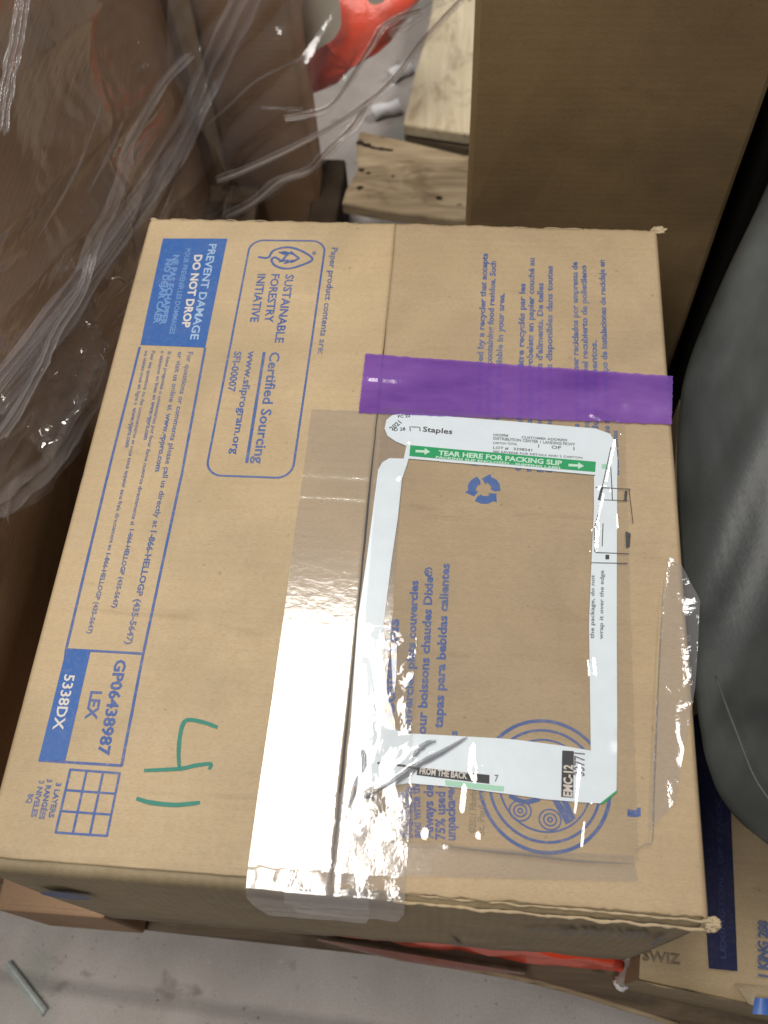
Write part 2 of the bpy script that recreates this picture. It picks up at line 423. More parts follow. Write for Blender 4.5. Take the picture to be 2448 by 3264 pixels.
# ================================================================== SETTING
mb = MB()
mb.grid(lambda u, v: (-4 + 8 * u, -3 + 10 * v, FLOOR + .0006 * N3(u * 90, v * 90)), 60, 60)
fl = mb.obj("floor", CONC, kind='structure', smooth=True)
# ================================================================== THE SHIPPING CARTON
W, D = .4505, .5565
CAR = thing("shipping_carton", (W / 2, D / 2, BASE), "kraft shipping carton in the centre with blue print, purple tape and a clear pouch", "box")
# ---- walls (front and back walls carry the folded-in minor flap under the lid)
def fold_wall(name, y, s, thick=.005):
    n = 90; prof = [(.040, -.0046), (.012, -.0044), (.0075, -.0040), (.0040, -.0042), (.0016, -.0058), (.0004, -.0085), (0, -.013), (0, -.06), (0, -.14), (0, -.22), (0, BASE)]
    b = MB()
    def f(u, v):
        j = v * (len(prof) - 1); dy, z = prof[int(round(j))]
        x = .004 + u * (W - .008)
        wob = .0011 * N3(x * 22, z * 10, s) + .0008 * N3(x * 70, z * 20, s)
        out = .0035 * sin(pi * min(1, -z / .28)) * (-s) * (.5 + .5 * sin(pi * u))
        return (x, y + s * dy + out + wob * (1 if dy < .01 else .2), z + (.0009 * N3(x * 40, 3, s) if dy < .02 else 0))
    b.grid(f, n, len(prof) - 1)
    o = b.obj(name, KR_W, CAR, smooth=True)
    md = o.modifiers.new("thickness", 'SOLIDIFY'); md.thickness = .003; md.offset = 0
    return o
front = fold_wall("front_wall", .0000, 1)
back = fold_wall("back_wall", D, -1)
for nm, x in (("left_wall", .002), ("right_wall", W - .002)):
    b = MB(); s = 1 if x < .2 else -1
    b.grid(lambda u, v: (x - s * .002 * sin(pi * v) * sin(pi * u) + .0006 * N3(u * 12, v * 9), .006 + u * (D - .012), BASE + v * (-.006 - BASE)), 40, 12)
    o = b.obj(nm, KR_W, CAR, smooth=True)
    md = o.modifiers.new("thickness", 'SOLIDIFY'); md.thickness = .0035; md.offset = 0
b = MB(); b.box(.004, W - .004, .004, D - .004, BASE + .0005, BASE + .004); b.obj("bottom_panel", KR_W, CAR)
# ---- the two lid flaps, with a rounded fold along the side and raw cut edges front and back
def flap(name, x0, x1, left, m):
    nx, ny = 70, 170; b = MB()
    rows = []
    def edge_f(x):   # front cut edge
        if x < SEAM: return .0058 + .0004 * N3(x * 60, 1)
        return .0030 + .0016 * N3(x * 55, 4) + .0011 * N3(x * 170, 4) + .0008 * N3(x * 420, 4)
    def edge_b(x):
        return D - .0008 + .0013 * N3(x * 60, 9) + .0009 * N3(x * 220, 9) + (.0012 if .275 < x < .285 else 0)
    def f(u, v):
        x = x0 + (x1 - x0) * u
        ya, yb = edge_f(x), edge_b(x)
        y = ya + (yb - ya) * v
        # seam edge wanders
        d = abs(x - (x1 if left else x0))
        if d < .01: x += (1 - d / .01) * (.0009 * N3(y * 9, 2 if left else 3) + .0003 * N3(y * 60, 8) + ((-.0005 if left else .0005) * (1 - v) + (.0011 if left else -.0011) * min(.35, max(0, v - .5))))
        z = hz(x, y)
        # roll down at the hinge side
        h = (x - x0) if left else (x1 - x)
        if h < .004: z -= .0036 * (1 - h / .004) ** 2
        e = min(y - ya, yb - y)
        if e < .006: z -= .0011 * (1 - e / .006) ** 2 * (1 + N3(x * 45, y * 3))
        return (x, y, z)
    # denser columns near the hinge
    us = [0, .004, .009, .016] + [(.02 + .98 * i / nx) for i in range(nx + 1)]
    if not left: us = [1 - q for q in reversed(us)]
    vs_ = [0, .002, .005, .010] + [(.012 + .976 * i / ny) for i in range(ny + 1)] + [.992, .996, 1]
    vs = [f(u, v) for v in vs_ for u in us]; n = len(us)
    fs = [(j * n + i, j * n + i + 1, (j + 1) * n + i + 1, (j + 1) * n + i) for j in range(len(vs_) - 1) for i in range(n - 1)]
    o = obj(name, vs, fs, m, CAR, smooth=True)
    md = o.modifiers.new("thickness", 'SOLIDIFY'); md.thickness = .0032; md.offset = -1
    return o
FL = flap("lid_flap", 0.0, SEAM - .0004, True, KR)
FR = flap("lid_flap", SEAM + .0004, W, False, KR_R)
# crushed, frayed paper edges
def fray(name, pts, z, wd, seed, parent, m=KR_E, up=.0012, fq=240):
    wd *= .62; up *= .5; P = resample(pts, .0008); b = MB(); vs = []
    for i, p in enumerate(P):
        a = .5 + .5 * N3(p.x * fq, p.y * fq, seed); c = N3(p.x * fq * .35, p.y * fq * .35, seed + 3)
        for k, (dy, dz) in enumerate(((-1, -.6), (-.4, .4), (.35, .6), (1, -.5))):
            vs.append((p.x + .0004 * N3(i * .9, k, seed), p.y + wd * dy * (.45 + .9 * a) + .0014 * c, z + up * (dz + 1.6 * a * c) + .0008 * min(0, N3(p.x * 45, seed, 2) + .05) * 4))
    n = len(P)
    fs = [(4 * i + k, 4 * i + k + 1, 4 * i + 5 + k, 4 * i + 4 + k) for i in range(n - 1) for k in range(3)]
    b.add(vs, fs); return b.obj(name, m, parent, smooth=True)
fray("frayed_edge", [(.232, .0035), (.34, .0020), (.452, .0008)], -.0016, .0012, 3, FR)
fray("frayed_edge", [(.262, -.0012), (.35, -.0022), (.450, -.0032)], -.0052, .0016, 8, FR)
fray("frayed_edge", [(.02, D), (.12, D + .0004), (.219, D - .0006)], -.0018, .0008, 5, FL, KR_E, .0006, 300)
fray("frayed_edge", [(.228, D - .0004), (.34, D), (.440, D - .001)], -.0016, .0011, 6, FR, KR_E, .001)
def curl(name, c, r, seed, sx=1., sy=1.):
    bm = bmesh.new(); bmesh.ops.create_icosphere(bm, subdivisions=4, radius=1)
    for v in bm.verts:
        p = v.co.copy(); k = 1 + .55 * N3(p.x * 1.6, p.y * 1.6, p.z * 2 + seed) + .30 * N3(p.x * 5, p.y * 5, p.z * 6 + seed)
        v.co = Vector((p.x * r * sx, p.y * r * sy, p.z * r * .42)) * k + Vector(c)
    vs = [v.co.copy() for v in bm.verts]; bm.verts.index_update(); fs = [[v.index for v in f.verts] for f in bm.faces]; bm.free()
    return obj(name, vs, fs, KR_E, FR, smooth=True)
curl("bent_corner", (.4520, D + .0010, -.0020), .0046, 2, 1.3, .8)
curl("bent_corner", (.4525, .0000, -.0040), .0046, 6, 1.2, .85)
curl("bent_corner", (.0040, D - .001, -.0020), .0022, 9, 1.3, .8)

# ---- blue print, left flap
ST = surf_top(.00018); ST2 = surf_top(.00034)
m_ = MB(); quadfill(m_, (0.0178, 0.5314), (0.0756, 0.5328), (0.0762, 0.4117), (0.0214, 0.4121), ST, 12, 20)
notice = m_.obj("warning_panel", BLUE_F, FL, label="solid blue warning panel reading PREVENT DAMAGE, DO NOT DROP")
m_ = MB(); text(m_, "PREVENT DAMAGE", (0.0607, 0.5257), (0.0622, 0.4197), .0070, ST2); m_.obj("warning_lettering", PALE, FL)
m_ = MB(); text(m_, "DO NOT DROP", (0.0500, 0.5125), (0.0529, 0.4316), .0070, ST2, True); m_.obj("bold_warning_lettering", WHITE_I, FL)
m_ = MB()
text(m_, "POUR PREVENIR LES DOMMAGES", (0.0409, 0.5196), (0.0436, 0.4242), .0046, ST2)
text(m_, "NE PAS ECHAPPER", (0.0309, 0.5118), (0.0335, 0.4336), .0058, ST2, True)
text(m_, "NO DEJAR CAER", (0.0256, 0.5067), (0.0281, 0.4345), .0055, ST2, True)
m_.obj("worn_lettering", PALE2, FL)
m_ = MB()
stroke(m_, [(0.0214, 0.4101), (0.0211, 0.2908), (0.0225, 0.1453), (0.0236, 0.1378)], .0020, ST)
stroke(m_, [(0.0762, 0.4119), (0.0784, 0.2937), (0.0774, 0.1455), (0.0785, 0.0678)], .0020, ST)
stroke(m_, [(0.0228, 0.1453), (0.0774, 0.1455)], .0018, ST)
stroke(m_, [(0.0226, 0.0678), (0.0789, 0.0681)], .0018, ST)
m_.obj("ruled_border", BLUE, FL)
m_ = MB(); quadfill(m_, (0.0225, 0.1453), (0.0401, 0.1456), (0.0404, 0.0685), (0.0224, 0.0675), ST, 8, 14); m_.obj("code_panel", BLUE_F, FL)
m_ = MB(); text(m_, "5338DX", (0.0262, 0.1272), (0.0269, 0.0886), .0074, ST2); m_.obj("code_lettering", WHITE_I, FL)
m_ = MB()
text(m_, "For questions or comments please call us directly at", (0.0628, 0.4069), (0.0645, 0.2437), .0043, ST)
text(m_, "1-866-HELLOGP (435-5647)", (0.0641, 0.2411), (0.0634, 0.1516), .0046, ST, True)
text(m_, "or visit us online at", (0.0546, 0.4065), (0.0563, 0.3482), .0043, ST)
text(m_, "www.gppro.com", (0.0562, 0.3457), (0.0574, 0.2919), .0044, ST, True)
m_.obj("contact_lettering", BLUE_L, FL)
m_ = MB()
text(m_, "Si tiene preguntas o comentarios por favor llame nuestros directamente al", (0.0460, 0.4066), (0.0478, 0.2448), .0031, ST)
text(m_, "1-866-HELLOGP (435-5647)", (0.0480, 0.2413), (0.0482, 0.1782), .0034, ST, True)
text(m_, "o visitenos en linea en", (0.0402, 0.4068), (0.0422, 0.3578), .0031, ST)
text(m_, "www.gppro.com", (0.0422, 0.3561), (0.0427, 0.3198), .0036, ST, True)
text(m_, "Pour des questions ou des commentaires et vous nous appeler sans frais directement au", (0.0324, 0.4065), (0.0352, 0.2232), .0031, ST)
text(m_, "1-866-HELLOGP (435-5647)", (0.0348, 0.2208), (0.0345, 0.1578), .0034, ST, True)
text(m_, "ou visitez-nous en ligne a", (0.0267, 0.4062), (0.0285, 0.3522), .0031, ST)
text(m_, "www.gppro.com", (0.0283, 0.3497), (0.0296, 0.3121), .0036, ST, True)
m_.obj("small_contact_lettering", BLUE_L, FL)
m_ = MB(); text(m_, "GP06438987", (0.0591, 0.1402), (0.0610, 0.0737), .0080, ST, True); text(m_, "LEX", (0.0469, 0.1168), (0.0472, 0.0971), .0080, ST, True)
m_.obj("product_code_lettering", BLUE, FL)
m_ = MB()
def q2(u, v):
    a, b2, c, d = [Vector(p[:2]) for p in ((0.0450, 0.0633), (0.0782, 0.0631), (0.0784, 0.0236), (0.0450, 0.0234))]
    return a.lerp(b2, u).lerp(d.lerp(c, u), v)
for k in range(4):
    stroke(m_, [q2(k / 3, -.012), q2(k / 3, 1.012)], .0016, ST); stroke(m_, [q2(-.01, k / 3), q2(1.01, k / 3)], .0015, ST)
m_.obj("stacking_grid", BLUE, FL)
m_ = MB()
text(m_, "3 LAYERS", (0.0378, 0.0543), (0.0380, 0.0321), .0036, ST, True); text(m_, "3 RANG\u00c9ES", (0.0313, 0.0563), (0.0321, 0.0305), .0036, ST, True)
text(m_, "3 NIVELES", (0.0261, 0.0551), (0.0266, 0.0315), .0036, ST, True); text(m_, "BQ", (0.0212, 0.0458), (0.0215, 0.0399), .0036, ST, True)
m_.obj("stacking_lettering", BLUE_L, FL)
# certification box
m_ = MB()
xl, xr, yt, yb = (0.0967, 0.4003)[0], (0.1636, 0.4191)[0], (0.1296, 0.5320)[1], (0.1315, 0.2907)[1]
R = .0125; pts = []
for cx, cy, a0 in ((xr - R, yt - R, 0), (xl + R, yt - R, 90), (xl + R, yb + R, 180), (xr - R, yb + R, 270)):
    pts += [(cx + R * cos(radians(a0 + k * 9)), cy + R * sin(radians(a0 + k * 9))) for k in range(11)]
stroke(m_, pts, .0017, ST, True)
m_.obj("certification_border", BLUE, FL)
m_ = MB()
text(m_, "SUSTAINABLE", (0.1332, 0.4928), (0.1332, 0.4195), .0074, ST); text(m_, "FORESTRY", (0.1207, 0.4929), (0.1219, 0.4399), .0074, ST)
text(m_, "INITIATIVE", (0.1087, 0.4928), (0.1096, 0.4401), .0074, ST)
text(m_, "Certified Sourcing", (0.1309, 0.4097), (0.1322, 0.3024), .0086, ST); stroke(m_, [(0.1258, 0.4095), (0.1271, 0.3026)], .0024, ST)
text(m_, "www.sfiprogram.org", (0.1127, 0.4102), (0.1135, 0.3101), .0064, ST); text(m_, "SFI-00007", (0.1012, 0.4092), (0.1017, 0.3690), .0062, ST)
m_.obj("certification_lettering", BLUE, FL)
m_ = MB()
stroke(m_, smooth_path([(0.1060, 0.5124), (0.1150, 0.5118), (0.1187, 0.5201), (0.1306, 0.5241), (0.1435, 0.5200), (0.1541, 0.5108), (0.1441, 0.5030), (0.1330, 0.4994), (0.1231, 0.5022), (0.1185, 0.5088), (0.1211, 0.5122), (0.1272, 0.5077)]), .0021, ST, step=.002)
stroke(m_, [(0.1272, 0.5074), (0.1316, 0.5160), (0.1237, 0.5184), (0.1324, 0.5147), (0.1270, 0.5194), (0.1364, 0.5161), (0.1337, 0.5191), (0.1424, 0.5115), (0.1358, 0.5062), (0.1379, 0.5095), (0.1302, 0.5051), (0.1331, 0.5094), (0.1252, 0.5073)], .0020, ST, step=.002)
text(m_, "\u00ae", (0.1531, 0.5198), (0.1533, 0.5155), .0034, ST)
m_.obj("leaf_emblem", BLUE, FL)
m_ = MB(); text(m_, "Paper product contents are:", (0.1697, 0.5246), (0.1701, 0.4095), .0056, ST); m_.obj("contents_lettering", BLUE_L, FL)
# green marker writing
m_ = MB(); SM = surf_top(.00042)
stroke(m_, smooth_path([(0.1377, 0.0974), (0.1283, 0.1001), (0.1178, 0.1013), (0.1142, 0.0982), (0.1137, 0.0880), (0.1149, 0.0780), (0.1168, 0.0699)]), .0028, SM, step=.002, taper=True)
stroke(m_, smooth_path([(0.0941, 0.0659), (0.1173, 0.0686), (0.1269, 0.0713), (0.1369, 0.0730), (0.1367, 0.0695)]), .0026, SM, step=.002, taper=True)
stroke(m_, smooth_path([(0.0927, 0.0479), (0.1028, 0.0459), (0.1190, 0.0456), (0.1344, 0.0481)]), .0029, SM, step=.002, taper=True)
m_.obj("marker_writing", MARK, FL, label="handwritten green figures in marker pen")

# ---- blue print, right flap
m_ = MB()
for s, top, yb_ in (
    ("Paper cups can be recycled by a recycler that accepts", (0.3049, 0.5233), .309), ("paperboard cups and lids containing food residue. Such", (0.3122, 0.5150), .309),
    ("facilities may not be available in your area.", (0.3201, 0.4795), .309),
    ("Ces produits peuvent \u00eatre recycl\u00e9s par les", (0.3373, 0.4908), .306), ("recycleurs acceptant les gobelets en papier couch\u00e9 au", (0.3448, 0.5195), .306),
    ("poly\u00e9thyl\u00e8ne avec r\u00e9sidus d'aliments. De telles", (0.3523, 0.4919), .306), ("installations ne sont pas disponibles dans toutes", (0.3601, 0.5111), .306),
    ("Los vasos de papel pueden ser reciclados por empresas de", (0.3810, 0.5162), .306), ("reciclaje que acepten papel recubierto de polietileno", (0.3884, 0.5126), .306),
    ("con residuos de alimentos.", (0.3951, 0.4334), .306), ("Es posible que no haya este tipo de instalaciones de reciclaje en", (0.4038, 0.5191), .302)):
    text(m_, s, (top[0] - .0015, yb_), top, .0050, ST, True)
text(m_, "todas las zonas", ((0.4093, 0.3059)[0] - .001, (0.4093, 0.3059)[1]), ((0.4086, 0.3463)[0], (0.4086, 0.3463)[1]), .0044, ST, True)
m_.obj("recycling_lettering", BLUE_L, FR)
m_ = MB()
text(m_, "tapas para bebidas calientes", (0.2867, 0.1062), (0.2857, 0.2262), .0062, ST, True)
text(m_, "pour boissons chaudes Dixie\u00ae", (0.2760, 0.0968), (0.2745, 0.2227), .0062, ST, True)
text(m_, "Couvercles plats couvercles", (0.2665, 0.0961), (0.2643, 0.2115), .0060, ST, True)
text(m_, "Coffee Lids", (0.2542, 0.1107), (0.2526, 0.1816), .0092, ST, True)
text(m_, "s", (0.2965, 0.1023), (0.2964, 0.1055), .0050, ST, True)
m_.obj("product_name_lettering", BLUE, FR)
m_ = MB()
for s, p0, p1 in (("SmartStock lids", (0.2662, 0.0363), (0.2644, 0.0634)), ("Documentaci\u00f3n", (0.2716, 0.0360), (0.2688, 0.0673)), ("and write the", (0.2769, 0.0364), (0.2736, 0.0720)),
                  ("Always design and", (0.2843, 0.0362), (0.2811, 0.0952)), ("75% used to reach", (0.2917, 0.0361), (0.2889, 0.0943)), ("unpackaged", (0.2981, 0.0362), (0.2962, 0.0713))):
    text(m_, s, p0, p1, .0062, ST, True)
m_.obj("lower_lettering", ink("violet_blue_ink", (.055, .085, .26), .5), FR)
m_ = MB()
text(m_, "\u00a92021 Fiberboard 3206 REV", (0.3106, 0.0415), (0.3099, 0.0956), .0046, ST); text(m_, "St. Paul, Minn. 43948", (0.3159, 0.0405), (0.3158, 0.0931), .0046, ST)
m_.obj("notice_lettering", FADED_I, FR)
# recycling arrows
m_ = MB()
rc = (Vector((0.3083, 0.3022)[:2]) + Vector((0.3090, 0.2754)[:2])) / 2; rR = (Vector((0.2967, 0.2881)[:2]) - Vector((0.3206, 0.2893)[:2])).length / 2
for k in range(3):
    a0 = radians(118 + 120 * k)
    def pp(r, a): return rc + Vector((cos(a0 + radians(a)), sin(a0 + radians(a)))) * r * rR
    fill(m_, [pp(1.02, 0), pp(1.04, 24), pp(1.06, 46), pp(1.00, 68), pp(1.20, 74), pp(.80, 104), pp(.36, 78), pp(.52, 76), pp(.50, 52), pp(.48, 22), pp(.40, 8), pp(.66, -6)], ST)
m_.obj("recycling_emblem", BLUE_F, FR)
# round stamp
m_ = MB()
c0 = Vector((((0.3123, 0.0669)[0] + (0.3942, 0.0725)[0]) / 2, ((0.3501, 0.1157)[1] + (0.3558, 0.0329)[1]) / 2)); Ro = ((0.3942, 0.0725)[0] - (0.3123, 0.0669)[0]) / 2
ry = ((0.3501, 0.1157)[1] - (0.3558, 0.0329)[1]) / 2
for r, wd in ((1, .0022), (.85, .0017), (.70, .0012)):
    stroke(m_, [(c0.x + Ro * r * cos(radians(a)), c0.y + ry * r * sin(radians(a))) for a in range(0, 360, 6)], wd, ST, True)
for c in ((0.3380, 0.0572), (0.3566, 0.0530)):
    for r in (.0068, .0040, .0014):
        stroke(m_, [(c[0] + r * cos(radians(a)), c[1] + r * .92 * sin(radians(a))) for a in range(0, 360, 20)], .0010, ST, True)
quadfill(m_, (0.3566, 0.0671), (0.3612, 0.0667), (0.3710, 0.0534), (0.3664, 0.0507), ST, 3, 6)
quadfill(m_, (0.3630, 0.0661), (0.3673, 0.0660), (0.3724, 0.0549), (0.3699, 0.0533), ST, 3, 6)
stroke(m_, smooth_path([(0.3310, 0.0660), (0.3403, 0.0628), (0.3502, 0.0652)]), .0030, ST)
m_.obj("round_stamp", BLUE, FR)
m_ = MB(); stroke(m_, [(0.4048, 0.0603), (0.4114, 0.0605)], .0042, ST); stroke(m_, [(0.4117, 0.0642), (0.4117, 0.0589)], .0022, ST); stroke(m_, [(0.4059, 0.0628), (0.4052, 0.0586)], .0020, ST)
m_.obj("panel_number", BLUE, FR)
# ---- faint print on the front wall
def SF(lift=.0040):
    return lambda x, z: (x, -.0035 - lift * sin(pi * min(1, -z / .28)), z)
m_ = MB()
e0 = (0.0144, -0.0040, -0.0586); e1 = (0.0531, -0.0040, -0.0672)
cx, cz = (e0[0] + e1[0]) / 2, (e0[2] + e1[2]) / 2; rx = (e1[0] - e0[0]) / 2
fill(m_, [(cx + rx * .9 * cos(radians(a)), cz - .010 + .016 * sin(radians(a))) for a in range(0, 360, 12)], SF())
m_.obj("printed_oval", ink("faded_blue_mark", (.045, .085, .24), .45, (.30, .24, .15)), front)
m_ = MB()
F = lambda p: (p[0], p[2])
stroke(m_, [F((0.3447, -0.0040, -0.0571)), F((0.3660, -0.0040, -0.0517))], .004, SF()); stroke(m_, [F((0.4308, -0.0040, -0.0416)), F((0.4324, -0.0040, -0.0840))], .003, SF())
text(m_, "GP PRO LIDS", F((0.3707, -0.0050, -0.0675)), F((0.4252, -0.0050, -0.0530)), .026, SF())
stroke(m_, [F((0.3006, -0.0040, -0.1642)), F((0.3074, -0.0040, -0.2292)), F((0.3583, -0.0040, -0.1813))], .003, SF())
m_.obj("side_lettering", ink("faint_side_ink", (.10, .12, .17), .75, (.33, .26, .155)), front, kind="stuff")

# ---- clear seam tape: two overlapping strips, run over the front edge
def tape_strip(name, x0, x1, y1, lift, m, ys, amp, seed, parent=CAR, label=None, drop=.075):
    b = MB(); nx, ny = 40, 210
    L_ = y1 + .002; tot = L_ + drop
    def f(u, v):
        s = v * tot
        x = x0 + (x1 - x0) * u
        if s < L_:
            y = y1 - s; z = hz(x, max(y, 0)) + lift
            for yc, a in ys: z += a * math.exp(-((y - yc - .0015 * N3(x * 40, yc * 50)) / .0022) ** 2)
            z += amp * (.5 + .5 * N3(x * 80, y * 60, seed)) * min(1, max(0, (.20 - y) / .2) + .15)
            if y < .012: z += .0004 * N3(x * 120, y * 90, seed + 2) - .002 * (1 - max(y, 0) / .012)
            return (x + .0008 * N3(y * 14, x0 * 50), y + (.0012 * N3(x * 150, seed) if v == 0 else 0), z)
        t = s - L_
        k = min(1, t / .012)
        y = -.002 - .0035 * sin(k * pi / 2) - lift
        z = -.002 - .004 * k - max(0, t - .006)
        xe = x + (.006 * (1 - 2 * u)) * (t / drop) ** 2
        y -= .0030 * sin(pi * min(1, -z / .28)) + .0012 * N3(x * 60, z * 60, seed)
        return (xe, y, z)
    b.grid(f, nx, ny); return b.obj(name, m, parent, smooth=True, label=label)
tape_strip("seam_tape", .1715, .2475, .3545, .0007, TAPE, ((.3520, .00035), (.3060, .0002), (.2760, .00032)), .00012, 1, CAR, "clear tape strip on the seam")
tape_strip("seam_tape", .1950, .2692, .060, .0013, TAPE_C, ((.052, .0003),), .0008, 4, CAR, "crinkled second strip of clear tape at the front edge", .045)
def sheet(name, quad, lift, m, amp, fq, seed, parent=CAR, nu=60, nv=40, edgewave=.0006, label=None, ridges=(), rk=.42):
    a, b2, c, d = [Vector(p[:2]) for p in quad]; b = MB()
    def f(u, v):
        p = a.lerp(b2, u).lerp(d.lerp(c, u), v)
        if u in (0, 1): p.x += edgewave * N3(v * 30, seed)
        if v in (0, 1): p.y += edgewave * N3(u * 40, seed + 1)
        z = hz(min(max(p.x, 0), W), min(max(p.y, 0), D)) + lift + amp * (.5 + .5 * N3(p.x * fq, p.y * fq * .8, seed))
        for (x0, y0), (x1, y1), h, wd in ridges:
            e = Vector((x1 - x0, y1 - y0)); q = p - Vector((x0, y0)); t = max(0, min(1, q.dot(e) / e.length_squared))
            dd = (q - e * t).length; z += rk * h * math.exp(-(dd / (wd * 1.5)) ** 2)
        return (p.x, p.y, z)
    b.grid(f, nu, nv); return b.obj(name, m, parent, smooth=True, label=label)
# purple tape
sheet("purple_tape", ((0.2091, 0.4105), (0.4533, 0.3991), (0.4496, 0.3535), (0.2089, 0.3519)), .0009, PURPLE, .0011, 34, 3, label="strip of see-through purple tape",
      nu=160, nv=60, edgewave=.001, rk=.9, ridges=(((0.2150, 0.3857), (0.2369, 0.3852), .0012, .0016), ((0.3901, 0.3601), (0.4028, 0.3523), .0014, .0025), ((0.3977, 0.3863), (0.4112, 0.3696), .0006, .004), ((0.4102, 0.3912), (0.4302, 0.3684), .0005, .006), ((0.2245, 0.4036), (0.2567, 0.4022), .0003, .0018)))
# tape across the front of the pouch, tape over the right edge
sheet("cross_tape", ((0.2492, 0.0322), (0.4066, 0.0350), (0.4095, 0.0199), (0.2509, 0.0121)), .0011, TAPE, .0003, 40, 6, nu=90, nv=20, label="clear tape across the lid below the pouch",
      ridges=(((0.2934, 0.0318), (0.4058, 0.0321), .0007, .0012), ((0.2507, 0.0148), (0.4054, 0.0223), .0003, .001)))
et = MB()
def edge_tape(u, v):
    A = [Vector(p[:2]) for p in ((0.4407, 0.2394), (0.4342, 0.2054), (0.4281, 0.1422), (0.4205, 0.0868), (0.4167, 0.0495))]
    B = [Vector(p[:2]) for p in ((0.4478, 0.2365), (0.4587, 0.2053), (0.4512, 0.1437), (0.4383, 0.0880), (0.4336, 0.0683))]
    t = v * 4; i = min(3, int(t)); t -= i
    p = A[i].lerp(A[i + 1], t).lerp(B[i].lerp(B[i + 1], t), u)
    z = .0016 + .0030 * N3(p.x * 40, p.y * 30, 2) * u + .0007 * N3(p.x * 120, p.y * 80, 5) * u + .004 * u * u * (1 - abs(2 * v - .9))
    return (p.x, p.y, max(z, hz(min(p.x, W), p.y) + .0009 if p.x < W else -.02))
et.grid(edge_tape, 30, 120); et.obj("loose_tape", TAPE_C, CAR, smooth=True, label="loose crinkled clear tape lifting off the right edge")

# ---- document pouch: clear film over a white printed frame
PCH = MB()
pq = ((0.2272, 0.3577), (0.4140, 0.3518), (0.4095, 0.0318), (0.2313, 0.0291))
rd = [((0.2444, 0.0592), (0.2718, 0.0842), .0026, .0024), ((0.2718, 0.0842), (0.3020, 0.1003), .0026, .0028), ((0.2444, 0.0592), (0.2416, 0.0415), .0020, .003), ((0.3046, 0.0683), (0.3037, 0.0555), .0014, .0016),
      ((0.3093, 0.1016), (0.3093, 0.0795), .0016, .0022), ((0.3121, 0.0818), (0.3109, 0.0745), .0014, .002), ((0.3776, 0.0864), (0.3742, 0.0578), .0017, .0022), ((0.3806, 0.0631), (0.3773, 0.0382), .0014, .0015),
      ((0.4038, 0.3357), (0.3954, 0.2948), .0012, .0016), ((0.3954, 0.2948), (0.3876, 0.2593), .0012, .0018), ((0.4025, 0.2951), (0.4034, 0.2602), .0014, .0018), ((0.4096, 0.2913), (0.4125, 0.2607), .0018, .0025),
      ((0.4149, 0.2940), (0.4160, 0.2609), .0016, .0018), ((0.3905, 0.2945), (0.4159, 0.2940), .0010, .0014), ((0.3886, 0.2594), (0.3867, 0.2409), .0016, .002), ((0.3892, 0.2405), (0.4122, 0.2412), .0010, .0013),
      ((0.3838, 0.1595), (0.3845, 0.1476), .0014, .0016), ((0.3767, 0.2728), (0.3838, 0.2453), .0006, .0014), ((0.2397, 0.3534), (0.2483, 0.3258), .0014, .0018), ((0.2483, 0.3258), (0.2460, 0.2953), .0013, .0016), ((0.2861, 0.3389), (0.2973, 0.3325), .0009, .0015),
      ((0.2366, 0.3559), (0.2453, 0.3581), .0012, .0012), ((0.2646, 0.3582), (0.2913, 0.3567), .0009, .0012), ((0.3913, 0.0446), (0.4061, 0.0356), .0015, .004), ((0.2817, 0.0388), (0.2985, 0.0420), .0010, .002), ((0.3141, 0.0397), (0.3213, 0.0355), .0012, .0018),
      ((0.2409, 0.1641), (0.2514, 0.1132), .0015, .003), ((0.2531, 0.1626), (0.2560, 0.1082), .0009, .002), ((0.2321, 0.1452), (0.2393, 0.0938), .0010, .003), ((0.2407, 0.0887), (0.2433, 0.0708), .0016, .003), ((0.3925, 0.3665), (0.4088, 0.3404), .0014, .0018), ((0.4092, 0.3513), (0.4214, 0.3338), .0010, .0025)]
PO = sheet("document_pouch", pq, .0024, POUCH, .0009, 26, 11, nu=170, nv=240, ridges=rd, label="clear plastic packing-slip pouch, crumpled at its lower left")
sheet("crumpled_film", ((0.2403, 0.1717), (0.2658, 0.1686), (0.2693, 0.0331), (0.2318, 0.0305)), .0030, POUCH_C, .0022, 75, 15, PO, nu=60, nv=110, edgewave=.002)
SL = surf_top(.0010); SP = surf_top(.0012); SP2 = surf_top(.00135)
# frame as one ring: outer outline with the window cut out, made of four bars and rounded corners
frame_out = [(0.2427, 0.3540), (0.2722, 0.3541), (0.2823, 0.3526), (0.3335, 0.3501), (0.3920, 0.3468), (0.4029, 0.3425), (0.4070, 0.3331), (0.4075, 0.3190), (0.4066, 0.3008), (0.4039, 0.2307), (0.4017, 0.1667), (0.3996, 0.0989), (0.3996, 0.1017), (0.3982, 0.0738), (0.3884, 0.0650), (0.3764, 0.0648), (0.3531, 0.0651), (0.3281, 0.0669), (0.2988, 0.0687), (0.2669, 0.0693), (0.2482, 0.0652), (0.2337, 0.0642), (0.2270, 0.0748), (0.2265, 0.0956), (0.2251, 0.1391), (0.2241, 0.1796), (0.2262, 0.2231), (0.2274, 0.2619), (0.2284, 0.3010), (0.2311, 0.3079), (0.2362, 0.3119), (0.2470, 0.3121), (0.2484, 0.3236), (0.2402, 0.3271), (0.2332, 0.3320), (0.2303, 0.3388), (0.2313, 0.3468), (0.2354, 0.3514)]
